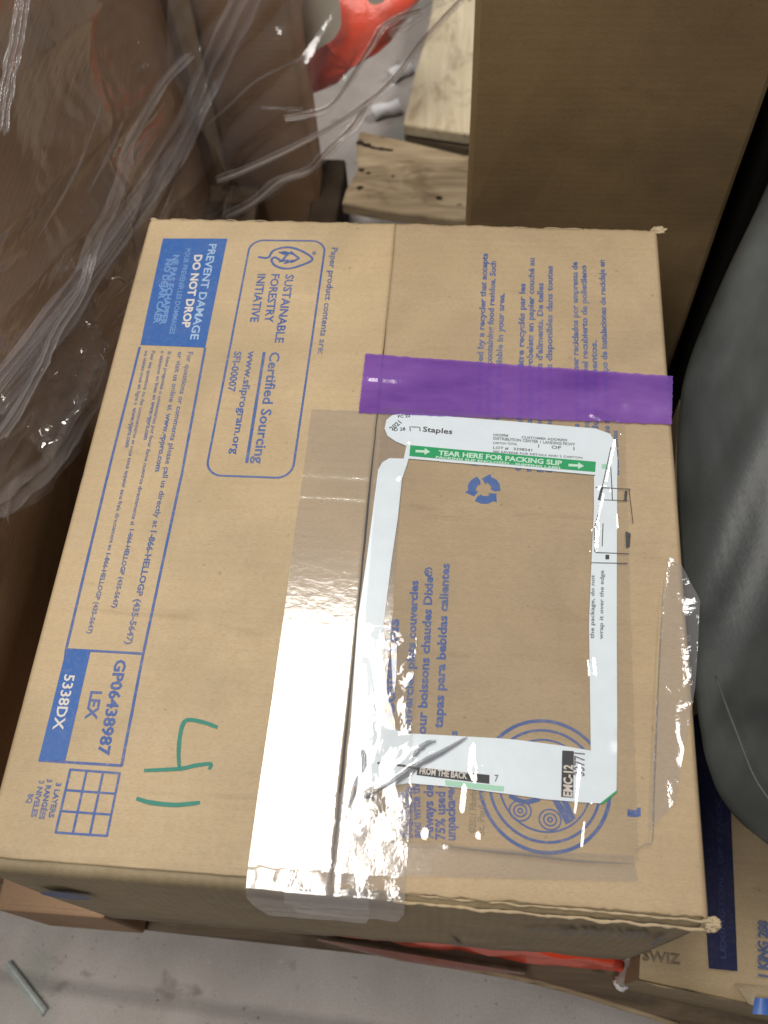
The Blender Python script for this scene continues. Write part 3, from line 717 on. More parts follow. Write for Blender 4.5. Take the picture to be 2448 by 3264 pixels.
frame_in = [(0.2508, 0.3123), (0.2744, 0.3113), (0.2741, 0.3111), (0.3340, 0.3083), (0.3908, 0.3052), (0.3897, 0.3036), (0.3890, 0.2758), (0.3867, 0.2409), (0.3835, 0.1863), (0.3831, 0.1455), (0.3827, 0.0987), (0.3828, 0.0980), (0.3640, 0.1000), (0.3348, 0.1019), (0.3233, 0.1021), (0.2900, 0.1018), (0.2603, 0.1014), (0.2540, 0.1048), (0.2480, 0.1143), (0.2435, 0.1181), (0.2396, 0.1206), (0.2418, 0.1402), (0.2423, 0.1748), (0.2442, 0.2241), (0.2463, 0.2613), (0.2469, 0.2937), (0.2496, 0.3055)]
def ring(mb, outer, inner, S):
    P = [Vector((p[0], p[1], 0)) for p in outer]; Q = [Vector((p[0], p[1], 0)) for p in inner]
    allp = P + Q; tris = geometry.tessellate_polygon([P, Q])
    bm = bmesh.new(); vs = [bm.verts.new(p) for p in allp]
    for t in tris:
        try: bm.faces.new([vs[i] for i in t])
        except ValueError: pass
    for _ in range(7):
        es = [e for e in bm.edges if e.calc_length() > .011]
        if not es: break
        bmesh.ops.subdivide_edges(bm, edges=es, cuts=1); bmesh.ops.triangulate(bm, faces=bm.faces[:])
    bmesh.ops.recalc_face_normals(bm, faces=bm.faces[:])
    bm.verts.index_update()
    mb.add([S(v.co.x, v.co.y) for v in bm.verts], [[v.index for v in f.verts] for f in bm.faces]); bm.free()
m_ = MB(); ring(m_, frame_out, frame_in, SL)
LF = m_.obj("label_frame", LABEL, PO, smooth=True, label="bluish white label frame with a large window")
# sharp diagonal crease across the lower left of the pouch
def crease(name, pts, w0, h0, seed, m):
    P = resample([p[:2] for p in smooth_path([Vector(q) for q in pts], 6)], .002); b = MB(); n = len(P)
    def f(u, v):
        i = min(n - 2, int(v * (n - 1))); p = P[i].lerp(P[i + 1], v * (n - 1) - i); d = (P[i + 1] - P[i]).normalized(); q = Vector((-d.y, d.x))
        k = sin(pi * min(1, max(0, v * .96 + .02))) ** .6; w_ = w0 * k * (1 + .5 * N3(v * 9, seed)); p = p + q * w_ * (u - .5) * 2
        return (p.x, p.y, hz(p.x, p.y) + .0034 + h0 * k * (1 - abs(2 * u - 1.2)) * (1 + .6 * N3(v * 14, u * 3, seed)))
    b.grid(f, 6, n); return b.obj(name, m, PO, smooth=True)
CREASE = clear("folded_pouch_film", (.50, .50, .52), .22, 1.6, .08, [(120, (1, 1, 1), .3, .001)], (.55, .56, .58))
crease("film_crease", [(0.2394, 0.0582), (0.2505, 0.0646), (0.2602, 0.0711), (0.2734, 0.0814), (0.2869, 0.0897), (0.3030, 0.1008)], .0022, .0026, 3, CREASE)
crease("film_crease", [(0.2299, 0.0504), (0.2323, 0.0598), (0.2338, 0.0714)], .0016, .0016, 5, CREASE)
crease("film_crease", [(0.2405, 0.0575), (0.2422, 0.0594), (0.2460, 0.0572)], .0016, .0016, 6, CREASE)
crease("film_crease", [(0.2681, 0.0840), (0.2715, 0.0894), (0.2771, 0.0950), (0.2829, 0.0968)], .0018, .0016, 8, CREASE)
crease("film_crease", [(0.2355, 0.0892), (0.2374, 0.0804), (0.2367, 0.0716)], .0022, .0018, 9, CREASE)
crease("film_crease", [(0.2891, 0.0332), (0.3074, 0.0311), (0.3463, 0.0302), (0.3703, 0.0290), (0.4073, 0.0297)], .0007, .0006, 12, CREASE)
crease("film_crease", [(0.4076, 0.0377), (0.4140, 0.0415), (0.4183, 0.0451), (0.4208, 0.0743), (0.4270, 0.1415), (0.4354, 0.2214)], .0005, .0005, 13, CREASE)
m_ = MB(); fill(m_, [(0.3986, 0.0742), (0.3982, 0.0724), (0.3898, 0.0648), (0.3877, 0.0650)], surf_top(.0011)); m_.obj("green_corner", GREEN, PO)
m_ = MB(); quadfill(m_, (0.2513, 0.3244), (0.3914, 0.3167), (0.3906, 0.3077), (0.2512, 0.3146), SP, 40, 6); m_.obj("tear_strip", GREEN, PO, label="green tear strip reading TEAR HERE FOR PACKING SLIP")
m_ = MB()
text(m_, "TEAR HERE FOR PACKING SLIP", (0.2731, 0.3166), (0.3661, 0.3120), .0044, SP2, True)
text(m_, "PACKING SLIP ENCLOSED - SHIPPING LABEL", (0.2713, 0.3137), (0.3660, 0.3087), .0020, SP2, True)
for a, b_ in (((0.2556, 0.3191), (0.2668, 0.3192)), ((0.3710, 0.3127), (0.3825, 0.3124))):
    a = Vector(a[:2]); b_ = Vector(b_[:2]); d = (b_ - a); L_ = d.length; d.normalize(); n_ = Vector((-d.y, d.x))
    fill(m_, [a + n_ * .0011, a + d * L_ * .62 + n_ * .0011, a + d * L_ * .62 + n_ * .0030, b_, a + d * L_ * .62 - n_ * .0030, a + d * L_ * .62 - n_ * .0011, a - n_ * .0011], SP2)
m_.obj("tear_strip_lettering", GREEN_P, PO)
m_ = MB()
text(m_, "Staples", (0.2599, 0.3374), (0.2828, 0.3363), .0048, SP)
stroke(m_, [(0.2504, 0.3373), (0.2498, 0.3411), (0.2575, 0.3412), (0.2580, 0.3375)], .0007, SP, step=.002)
text(m_, "2021", (0.2365, 0.3367), (0.2433, 0.3443), .0040, SP); text(m_, "FC 22", (0.2401, 0.3490), (0.2496, 0.3503), .0026, SP)
text(m_, "D 28", (0.2380, 0.3365), (0.2467, 0.3377), .0030, SP)
m_.obj("label_brand_lettering", BLACK_I, PO)
m_ = MB()
for s, a, b_, cp in (("ORDER#", (0.3140, 0.3360), (0.3256, 0.3360), .0022), ("CUSTOMER ADDRESS", (0.3357, 0.3350), (0.3703, 0.3339), .0022), ("DISTRIBUTION CENTER 1 LANDING PKWY", (0.3143, 0.3327), (0.3762, 0.3302), .0026), ("CARTON TOTAL", (0.3141, 0.3288), (0.3327, 0.3285), .0020),
                     ("1     OF     1", (0.3483, 0.3272), (0.3756, 0.3262), .0030), ("LOT #   3398241", (0.3143, 0.3244), (0.3438, 0.3235), .0024), ("SEE REVERSE FOR DETAILS AND 2 CARTON", (0.3143, 0.3211), (0.3814, 0.3189), .0018)):
    text(m_, s, a, b_, cp, SP)
text(m_, "wrap it over the edge", (0.3926, 0.1749), (0.3947, 0.2268), .0028, SP); text(m_, "the package, do not", (0.3866, 0.1750), (0.3881, 0.2229), .0028, SP)
text(m_, "33771", (0.3782, 0.0812), (0.3787, 0.0959), .0070, SP); text(m_, "7", (0.3214, 0.0741), (0.3239, 0.0741), .0044, SP)
m_.obj("label_small_lettering", GREY_I, PO, kind="stuff")
m_ = MB(); quadfill(m_, (0.3644, 0.0968), (0.3718, 0.0969), (0.3710, 0.0672), (0.3634, 0.0672), SP, 4, 10); quadfill(m_, (0.2721, 0.0797), (0.3182, 0.0779), (0.3182, 0.0723), (0.2716, 0.0747), SP, 16, 4)
stroke(m_, [(0.2459, 0.0807), (0.2632, 0.0800), (0.2736, 0.0785)], .0014, SP)
for p in (((0.3905, 0.2945), (0.4159, 0.2940)), ((0.3920, 0.2841), (0.4139, 0.2843)), ((0.3954, 0.2948), (0.3928, 0.2838)), ((0.4025, 0.2957), (0.4026, 0.2837)), ((0.3892, 0.2405), (0.4125, 0.2410)), ((0.3857, 0.2323), (0.4114, 0.2333)), ((0.4149, 0.2940), (0.4165, 0.2655)), ((0.4127, 0.2926), (0.4119, 0.2842)), ((0.4031, 0.3306), (0.3954, 0.2948)), ((0.4022, 0.3129), (0.4025, 0.2951)), ((0.3951, 0.2833), (0.3886, 0.2594)), ((0.3952, 0.2644), (0.3940, 0.2459)), ((0.3886, 0.2594), (0.3887, 0.2410))):
    stroke(m_, p, .0006 if abs(p[0][0] - p[1][0]) > .003 or p[0][1] - p[1][1] > .012 else .0018, surf_top(.0013), step=.003)
fill(m_, [(0.4109, 0.2588), (0.4146, 0.2573), (0.4134, 0.2464), (0.4109, 0.2457)], surf_top(.0013)); fill(m_, [(0.3962, 0.2392), (0.3989, 0.2393), (0.3987, 0.2357), (0.3960, 0.2356)], SP)
m_.obj("label_black_print", BLACK_I, PO, kind="stuff")
m_ = MB(); text(m_, "EMC-12", (0.3703, 0.0676), (0.3708, 0.0877), .0058, SP2, True); text(m_, "FROM THE BACK", (0.2734, 0.0756), (0.3040, 0.0744), .0042, SP2, True)
m_.obj("reversed_lettering", WHITE_I, PO, kind="stuff")
m_ = MB(); quadfill(m_, (0.2900, 0.0727), (0.3276, 0.0713), (0.3273, 0.0681), (0.2905, 0.0694), SP, 10, 3); quadfill(m_, (0.3958, 0.3151), (0.4000, 0.3149), (0.3997, 0.3109), (0.3955, 0.3111), SP, 2, 2); m_.obj("mint_print", MINT, PO, kind="stuff")

# ================================================================== BOX ALONGSIDE, LOWER RIGHT (navy band)
NB = thing("banded_carton", (.62, .22, DECK), "lower tan carton with a navy printed band, at the lower right beside the central carton", "box")
ang = radians(-7)
def rotp(x, y, px, py, a): 
    dx, dy = x - px, y - py; return (px + dx * cos(a) - dy * sin(a), py + dx * sin(a) + dy * cos(a))
px, py = .5404, -.0261
NBX0, NBX1, NBY1 = -.082, .40, .60
def npt(u, v, z): 
    x, y = rotp(px + u, py + v, px, py, ang); return (x, y, z)
b = MB(); z0, z1 = DECK + .003, BASE - .001
vs = [npt(u, v, z) for z in (z0, z1) for v in (0, NBY1) for u in (NBX0, NBX1)]
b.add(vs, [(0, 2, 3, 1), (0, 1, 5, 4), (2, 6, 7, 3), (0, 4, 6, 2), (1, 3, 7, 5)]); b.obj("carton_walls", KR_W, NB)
b = MB()
def lidf(u, v):
    uu = NBX0 + (NBX1 - NBX0) * u; vv = .0 + NBY1 * v
    z = z1 + .002 + .0015 * N3(uu * 12, vv * 12) - .004 * math.exp(-vv / .006) 
    if u == 0 or v == 0: z -= .003
    vv += .0025 * N3(uu * 40, 3) * math.exp(-vv / .01)
    return npt(uu, vv, z)
b.grid(lidf, 60, 90); lid = b.obj("lid", KR, NB, smooth=True)
SN = lambda lift=.0005: (lambda x, y: (x, y, z1 + .0046 + lift))
m_ = MB(); quadfill(m_, (0.5188, 0.2120, -0.2780), (0.5520, 0.2368, -0.2780), (0.5401, -0.0033, -0.2780), (0.5167, -0.0030, -0.2780), SN(0), 6, 30); m_.obj("navy_band", NAVY, NB, label="navy blue printed band")
m_ = MB(); text(m_, "LEXINGTON - GP 5 PACK", (0.5313, 0.0052, -0.2780), (0.5388, 0.1377, -0.2780), .0045, SN(.0004)); m_.obj("band_lettering", ink("dim_band_lettering", (.03, .045, .13), .4, (.01, .015, .07)), NB)
m_ = MB(); text(m_, "1 KING 288", (0.5645, -0.0065, -0.2780), (0.5687, 0.0371, -0.2780), .0085, SN(), True); m_.obj("carton_lettering", BLUE_L, NB)
m_ = MB(); text(m_, "SWIZ", (0.4620, -0.0013, -0.2780), (0.4931, -0.0021, -0.2780), .008, SN()); m_.obj("faded_lettering", FADED_I, NB)
b = MB(); 
def cr(u, v):
    p = Vector((0.5362, -0.0130, -0.2780)).lerp(Vector((0.5702, -0.0131, -0.2780)), u); q = Vector((0.5464, -0.0269, -0.2780)).lerp(Vector((0.5762, -0.0364, -0.2780)), u)
    r = p.lerp(q, v); r.z = z1 + .004 + .006 * (.5 + .5 * N3(r.x * 150, r.y * 120)) * sin(pi * v) ; return r
b.grid(cr, 26, 20); b.obj("crushed_corner", KR_E, NB, smooth=True)
b = MB()
def tg(u, v):
    c = Vector((0.5578, -0.0287, -0.2780)); return (c.x + .011 * (u - .5) * 2 * (1 - .3 * v), c.y + .006 * (v - .5) * 2, z1 + .012 + .003 * sin(u * 4))
b.grid(tg, 8, 6); b.obj("blue_film_scrap", BLUETAG, NB, smooth=True)

# ================================================================== RED PACKAGE UNDER THE CARTON
RP = thing("red_package", (.27, .12, DECK), "red plastic-wrapped package squashed under the front of the central carton", "package")
b = MB()
P0 = [Vector(p) for p in ((0.1854, 0.0104, -0.3300), (0.2367, 0.0095, -0.3300), (0.2918, 0.0067, -0.3300), (0.3544, 0.0037, -0.3300), (0.4162, 0.0007, -0.3300), (0.4578, 0.0005, -0.3300))]
def rpf(u, v):
    t = u * 5; i = min(4, int(t)); t -= i; p = P0[i].lerp(P0[i + 1], t)
    a = v * pi; h = .066 * (1 - .6 * u ** 3) * min(1, (1 - u) * 14 + .25) * min(1, u * 6 + .2)
    y = p.y - (.005 * sin(a)) * (.6 + .5 * u) + .004 * N3(p.x * 40, v * 4) + (.26 * (max(0, abs(v - .5) - .35) / .15) if 0 else 0)
    z = -.352 + h * cos(a) + .004 * N3(p.x * 30, v * 3, 4)
    if v in (0, 1): y += .16
    return (p.x, y, z)
b.grid(rpf, 90, 18); b.obj("plastic_wrapper", RED, RP, smooth=True)
b = MB(); b.box(.06, .44, .02, .24, DECK + .002, BASE - .004); b.obj("package_contents", simple("package_filling", (.20, .12, .08), .7), RP)
b = MB()
def rp2(u, v):
    p = Vector((0.1744, 0.0054, -0.4000)).lerp(Vector((0.3726, -0.0091, -0.4000)), u); return (p.x, p.y - .003 - .006 * sin(pi * v) * sin(pi * u), -.405 + .03 * v + .003 * N3(u * 20, v * 3))
b.grid(rp2, 60, 8); b.obj("faded_wrapper_fold", RED_F, RP, smooth=True)
def tube(b, pts, r, n=8, seed=0, jag=.3):
    P = smooth_path(pts, 6); m = len(P); vs = []
    for i, p in enumerate(P):
        d = (P[min(i + 1, m - 1)] - P[max(i - 1, 0)]).normalized(); x = d.orthogonal().normalized(); y = d.cross(x)
        rr = r(i / (m - 1)) if callable(r) else r
        for k in range(n):
            a = 2 * pi * k / n; q = rr * (1 + jag * N3(i * .6, k * 1.3, seed)); vs.append(p + x * cos(a) * q + y * sin(a) * q)
    fs = [(i * n + k, i * n + (k + 1) % n, (i + 1) * n + (k + 1) % n, (i + 1) * n + k) for i in range(m - 1) for k in range(n)]
    fs += [tuple(range(n))[::-1], tuple((m - 1) * n + k for k in range(n))]
    b.add(vs, fs)
b = MB(); tube(b, [(0.4621, 0.0072, -0.3300), (0.4620, 0.0011, -0.3400), (0.4601, -0.0061, -0.3500), (0.4582, -0.0148, -0.3600)], lambda t: .0045 + .002 * sin(t * 9), 10, 5, .6)
b.obj("twisted_film_end", STRAND, RP, smooth=True)
b = MB(); tube(b, [(0.4600, -0.0094, -0.3600), (0.4585, -0.0147, -0.3620), (0.4564, -0.0186, -0.3650)], lambda t: .0040 + .003 * sin(t * pi), 10, 6, .4); b.obj("film_knot", FOAM, RP, smooth=True)

# ================================================================== PALLETS
def board(par, name, m, pts, z0, th, seed=0, jag=0., cuts=8):
    """a plank: outline (counter-clockwise) extruded, with a slightly worn top"""
    P = [Vector((p[0], p[1])) for p in pts]; n = len(P)
    vs = [(p.x, p.y, z0 - th) for p in P] + [(p.x, p.y, z0) for p in P]
    fs = [tuple(range(n))[::-1], tuple(range(n, 2 * n))] + [(i, (i + 1) % n, n + (i + 1) % n, n + i) for i in range(n)]
    o = obj(name, vs, fs, m, par)
    bm = bmesh.new(); bm.from_mesh(o.data)
    bmesh.ops.recalc_face_normals(bm, faces=bm.faces[:])
    es = [e for e in bm.edges if e.calc_face_angle(0) > .5]
    bmesh.ops.bevel(bm, geom=es, offset=.0015, segments=2, affect='EDGES'); bm.to_mesh(o.data); bm.free()
    return o
def xboard(x0, x1, y0, y1, seed, jag=.002):
    r = random.Random(seed); n = 6
    a = [(x0 + (x1 - x0) * i / n, y0 + r.uniform(-jag, jag)) for i in range(n + 1)]
    c = [(x0 + (x1 - x0) * i / n, y1 + r.uniform(-jag, jag)) for i in range(n, -1, -1)]
    return a + c
# pallet under the central carton
PA = thing("wooden_pallet", (.28, .25, FLOOR), "stained wooden pallet under the central carton, shade put into its dark colour", "pallet", "wooden pallets")
A = [Vector(p[:2]) for p in ((-0.0164, 0.0023, -0.4200), (0.2302, -0.0038, -0.4200), (0.3876, -0.0154, -0.4200), (0.5250, -0.0422, -0.4200), (0.6315, -0.0582, -0.4200))]
board(PA, "deck_board", WOOD_D, [tuple(p) for p in A] + [(A[-1].x + .01, A[-1].y + .105), (A[0].x, A[0].y + .105)], DECK, .018)
for k in range(1, 5): board(PA, "deck_board", WOOD_D, xboard(.0, .62, .01 + .128 * k, .115 + .128 * k, k), DECK - .0005 * k, .018)
for x in (.05, .30, .60):
    b = MB(); b.box(x - .02, x + .02, .012 if x < .4 else -.02, .60, FLOOR + .014, DECK - .0185); b.obj("stringer", WOOD_D, PA)
for k in range(3): board(PA, "bottom_board", WOOD_D, xboard(.02, .63, .10 + .21 * k, .19 + .21 * k, 20 + k), FLOOR + .0135, .013)
b = MB(); tube(b, [A[1].to_3d() + Vector((.02, -.0012, DECK - .0008)), A[2].to_3d() + Vector((0, -.001, DECK - .0008)), A[3].to_3d() + Vector((-.003, -.001, DECK - .0008))], .0026, 8, 3, .25)
b.obj("worn_lit_edge", WOOD, PA, smooth=True)  # pale colour stands in for light caught along the worn edge
# pallet behind, under the tall box at the right
PB = thing("wooden_pallet.001", (.40, 1.2, FLOOR), "pale wooden pallet behind the central carton with knotty boards showing", "pallet", "wooden pallets")
board(PB, "deck_board", WOOD, [(0.0943, 1.0157, -0.4200), (0.1453, 1.0043, -0.4200), (0.2145, 0.9934, -0.4200), (0.2801, 0.9859, -0.4200), (.53, .985), (.53, 1.10), (0.2722, 1.1241, -0.4200), (0.1782, 1.1538, -0.4200), (0.1070, 1.1733, -0.4200), (0.1044, 1.1424, -0.4200), (0.1109, 1.0864, -0.4200), (0.0978, 1.0460, -0.4200)], DECK, .020)
board(PB, "deck_board", WOOD_Y, [(0.1745, 1.1885, -0.4200), (0.2730, 1.1696, -0.4200), (.50, 1.185), (.50, 2.0), (.235, 2.0), (0.2002, 1.4216, -0.4200), (0.1847, 1.3042, -0.4200)], DECK + .001, .020)
board(PB, "deck_board", WOOD, xboard(.14, .53, .86, .955, 5), DECK - .001, .020)
board(PB, "deck_board", WOOD_D, [(0.1764, 1.1929, -0.4400), (.53, 1.10), (.53, 1.17), (0.1738, 1.2107, -0.4400)], DECK - .024, .018)
for x in (.30, .40, .50):
    b = MB(); b.box(x - .02, x + .02, .86, 1.95, FLOOR + .001, DECK - .0215); b.obj("stringer", WOOD_D, PB)
b = MB(); b.box(.165, .255, .90, .99, FLOOR + .001, DECK - .0225); b.obj("corner_block", DARKW, PB)
for i_, (hx, hy, rr) in enumerate((((0.1175, 1.0865, -0.4200)[0], (0.1175, 1.0865, -0.4200)[1], .0050), ((0.1285, 1.0802, -0.4200)[0], (0.1285, 1.0802, -0.4200)[1], .0038), ((0.1183, 1.0484, -0.4200)[0], (0.1183, 1.0484, -0.4200)[1], .0055), ((0.1219, 1.1409, -0.4200)[0], (0.1219, 1.1409, -0.4200)[1], .0060), ((0.1094, 1.1463, -0.4200)[0], (0.1094, 1.1463, -0.4200)[1], .0060), ((0.2390, 1.0307, -0.4200)[0], (0.2390, 1.0307, -0.4200)[1], .0052), ((0.1667, 1.0751, -0.4200)[0], (0.1667, 1.0751, -0.4200)[1], .0025))):
    b = MB(); ringp = [(hx + rr * cos(a) * (1 + .4 * N3(cos(a), sin(a), i_)), hy + rr * .8 * sin(a) * (1 + .4 * N3(cos(a) * 2, sin(a), i_)), DECK + .0007) for a in [k * pi / 8 for k in range(16)]]
    b.add([(hx, hy, DECK + .0003)] + ringp, [(0, k + 1, (k + 1) % 16 + 1) for k in range(16)]); b.obj("knot", DARKW, PB)
b = MB(); stroke(b, [(0.1039, 1.1481, -0.4200)[:2], (0.1317, 1.1355, -0.4200)[:2], (0.1626, 1.1306, -0.4200)[:2]], .006, lambda x, y: (x, y, DECK + .0006), taper=True, wob=.3); b.obj("split", DARKW, PB)
# pallet at the left, under the wrapped stack
PC = thing("wooden_pallet.002", (-.5, .6, FLOOR), "dark wooden pallet under the film-wrapped stack at the left", "pallet", "wooden pallets")
for k in range(6): board(PC, "deck_board", WOOD_D, xboard(-1.0, -.035, .02 + .18 * k, .15 + .18 * k, 40 + k), DECK, .018)
for x in (-.95, -.5, -.08):
    b = MB(); b.box(x - .02, x + .02, .03, 1.05, FLOOR + .001, DECK - .0185); b.obj("stringer", WOOD_D, PC)

# low box at lower left, resting on the left pallet
LB = thing("low_carton", (-.054, .12, DECK), "low brown carton whose end shows at the left below the central carton", "box")
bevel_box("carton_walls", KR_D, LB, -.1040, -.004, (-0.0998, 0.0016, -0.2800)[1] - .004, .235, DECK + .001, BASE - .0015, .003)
b = MB(); b.box(-.100, -.01, .003, .23, BASE - .0013, BASE - .0006); b.obj("lid", KR_D, LB)

# ================================================================== TALL BOXES BEHIND
TB = thing("tall_carton", (.41, .9, DECK), "tall plain brown carton standing behind the right half of the central carton", "box")
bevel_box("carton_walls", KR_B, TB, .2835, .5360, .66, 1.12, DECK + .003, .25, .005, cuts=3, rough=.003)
for nm, x in (("lid_flap", .288), ("lid_flap", .411)):
    b = MB(); b.box(x, x + .120, .666, 1.114, .2545, .2585); b.obj(nm, KR_B, TB)
# wrapped stack at left: long box (side towards the aisle) and the box behind it
def stack_box(name, loc, lab, x0, x1, y0, y1, z1_, m, z0_=DECK + .003):
    t = thing(name, loc, lab, "box", "film-wrapped boxes at the left")
    bevel_box("carton_walls", m, t, x0, x1, y0, y1, z0_, z1_, .006, cuts=4, rough=.006)
    for k in (0, 1):
        w_ = (x1 - x0) / 2 - .006; b = MB(); xx = x0 + .003 + k * (w_ + .006)
        b.box(xx, xx + w_, y0 + .006, y1 - .006, z1_ + .0055, z1_ + .0095); b.obj("lid_flap", m, t)
    return t
S1 = stack_box("wrapped_carton", (-.40, .53, DECK), "long reddish brown carton under stretch film along the left edge", -.70, -.108, .035, 1.035, .16, KR_D)
S2 = stack_box("wrapped_carton.001", (-.2, 1.09, FLOOR), "dark brown carton behind the stretch film, left of the red bag", -.62, (0.0499, 1.1300, -0.1859)[0], 1.05, 1.13, .12, KR_D, FLOOR + .001)
# cardboard corner post against the back box
CP = thing("corner_post", (-.09, 1.04, DECK), "pale cardboard edge strip standing in the corner behind the stretch film", "edge protector")
b = MB()
a0 = (-0.1005, 1.0350, -0.0958); a1 = (-0.0731, 1.0350, -0.1006); c0_ = (-0.0922, 1.0350, -0.4080); c1_ = (-0.0801, 1.0350, -0.4058)
b.add([a0, a1, c1_, c0_, tuple(Vector(a0) + Vector((0, .008, 0))), tuple(Vector(a1) + Vector((0, .008, 0))), tuple(Vector(c1_) + Vector((0, .008, 0))), tuple(Vector(c0_) + Vector((0, .008, 0)))],
      [(0, 3, 2, 1), (4, 5, 6, 7), (0, 1, 5, 4), (3, 7, 6, 2), (0, 4, 7, 3), (1, 2, 6, 5)])
b.obj("strip", KR, CP)
# dark block low between the boxes
DB = thing("dark_block", (.1, 1.0, FLOOR), "dark wooden block standing behind the central carton, left of the pale pallet", "wood block")
bevel_box("block_body", DARKW, DB, (0.0387, 1.0435, -0.4500)[0], (0.0849, 1.0450, -0.4500)[0], .93, (0.0748, 1.1455, -0.4500)[1], FLOOR + .001, -.45, .005)

# ================================================================== RED BAG BEHIND
RB = thing("red_bag", (.10, 1.22, FLOOR), "red plastic bag with pale printed shapes, behind the stretch film at the top", "bag")
ro = [(0.0276, 1.2000, -0.1892), (0.2001, 1.2000, -0.1884), (0.1910, 1.2000, -0.2334), (0.1696, 1.2000, -0.2598), (0.1288, 1.2000, -0.2846), (0.0906, 1.2000, -0.3218), (0.0594, 1.2000, -0.3516), (0.0375, 1.2000, -0.3595), (0.0198, 1.2000, -0.3522)]
C_ = sum((Vector(p) for p in ro), Vector()) / len(ro)
bm_ = MB(); N_ = 48
bd = [Vector(p) for p in smooth_path([Vector(p) for p in ro] + [Vector(ro[0])], 6)]
rings = []
for k, (sc_k, dy) in enumerate(((.02, -.060), (.3, -.057), (.55, -.046), (.78, -.030), (.93, -.012), (1, .0), (.9, .04), (.4, .07), (.02, .075))):
    rings.append([C_.lerp(p, sc_k) + Vector((0, dy + .010 * N3(p.x * 30, p.z * 30, k), 0)) for p in bd])
n = len(bd); vs = [v for r_ in rings for v in r_]
fs = [(j * n + i, j * n + i + 1, (j + 1) * n + i + 1, (j + 1) * n + i) for j in range(len(rings) - 1) for i in range(n - 1)]
obj("bag_body", vs, fs, RED, RB, smooth=True)
def bagpatch(name, pts, m=OFFW):
    b = MB(); P = [Vector(p) for p in smooth_path([Vector(p) for p in pts] + [Vector(pts[0])], 5)]; c = sum(P, Vector()) / len(P)
    vs = [c] + P; b.add(vs, [(0, i + 1, i + 2) for i in range(len(P) - 1)]); b.obj(name, m, RB)
bagpatch("printed_shape", [(0.0520, 1.1280, -0.1570), (0.0951, 1.1280, -0.1568), (0.1004, 1.1280, -0.2003), (0.0914, 1.1280, -0.2232), (0.0759, 1.1280, -0.2364), (0.0463, 1.1280, -0.2446)])
bagpatch("printed_shape", [(0.1334, 1.1280, -0.1565), (0.1693, 1.1280, -0.1563), (0.1572, 1.1280, -0.1742), (0.1413, 1.1280, -0.1755)])

BT = thing("dark_gap_filler", (.78, .95, FLOOR), "black tote added to darken the gap between the tall carton and the grey bundle", "filler")  # added black box, stands in for the dark shade in this gap
bevel_box("filler_body", simple("black_filler", (.008, .007, .006), .8, .1), BT, .552, 1.02, .66, 1.6, FLOOR + .001, .02, .01, seg=3)
bevel_box("filler_lid", simple("black_filler_lid", (.008, .007, .006), .8, .1), BT, .550, 1.03, .655, 1.61, .0205, .035, .004)
# packing peanuts and metal strip on the floor
def peanut(name, c, ang, L_, r, lab):
    t = thing(name, (c[0], c[1], FLOOR), lab, "packing peanut", "foam packing peanuts on the floor")
    d = Vector((cos(ang), sin(ang), 0)); P = [Vector(c) + d * L_ * (k - 1.5) / 1.5 + Vector((0, 0, r + .003 * (k % 2))) for k in range(4)]
    b = MB(); tube(b, P, lambda t_: r * (.86 + .2 * abs(cos(t_ * pi))), 12, 3, .10); b.obj("foam_piece", FOAM, t, smooth=True)
pc = (0.1273, 1.3817, -0.5550); peanut("packing_peanut", (pc[0], pc[1], FLOOR), radians(22), .026, .012, "white foam packing peanut lying on the floor left of the pale pallet")
pc = (0.1455, 1.4861, -0.5550); peanut("packing_peanut.001", (pc[0], pc[1], FLOOR), radians(40), .022, .012, "white foam packing peanut half hidden behind a film strand")
MSx = thing("metal_strip", (-0.1658, -0.0582, -0.5600), "short dull metal strip lying on the concrete at the lower left", "metal strip")
b = MB(); q = [Vector(p) for p in ((-0.1957, -0.0374, -0.5600), (-0.1907, -0.0323, -0.5600), (-0.1363, -0.0764, -0.5600), (-0.1407, -0.0846, -0.5600))]
z_ = FLOOR + .001
prof = [(0, 0), (0, .006), (.28, .0075), (.5, .0055), (.72, .0075), (1, .006), (1, 0)]
def ms(u, v):
    k = prof[int(round(u * 6))]; p = q[0].lerp(q[3], v).lerp(q[1].lerp(q[2], v), k[0]); return (p.x, p.y, z_ + k[1])
b.grid(ms, 6, 20); b.add([ms(i / 6, 0) for i in range(7)], [tuple(range(7))]); b.add([ms(i / 6, 1) for i in range(7)], [tuple(range(7))[::-1]])
b.obj("strip_metal", STEEL, MSx)

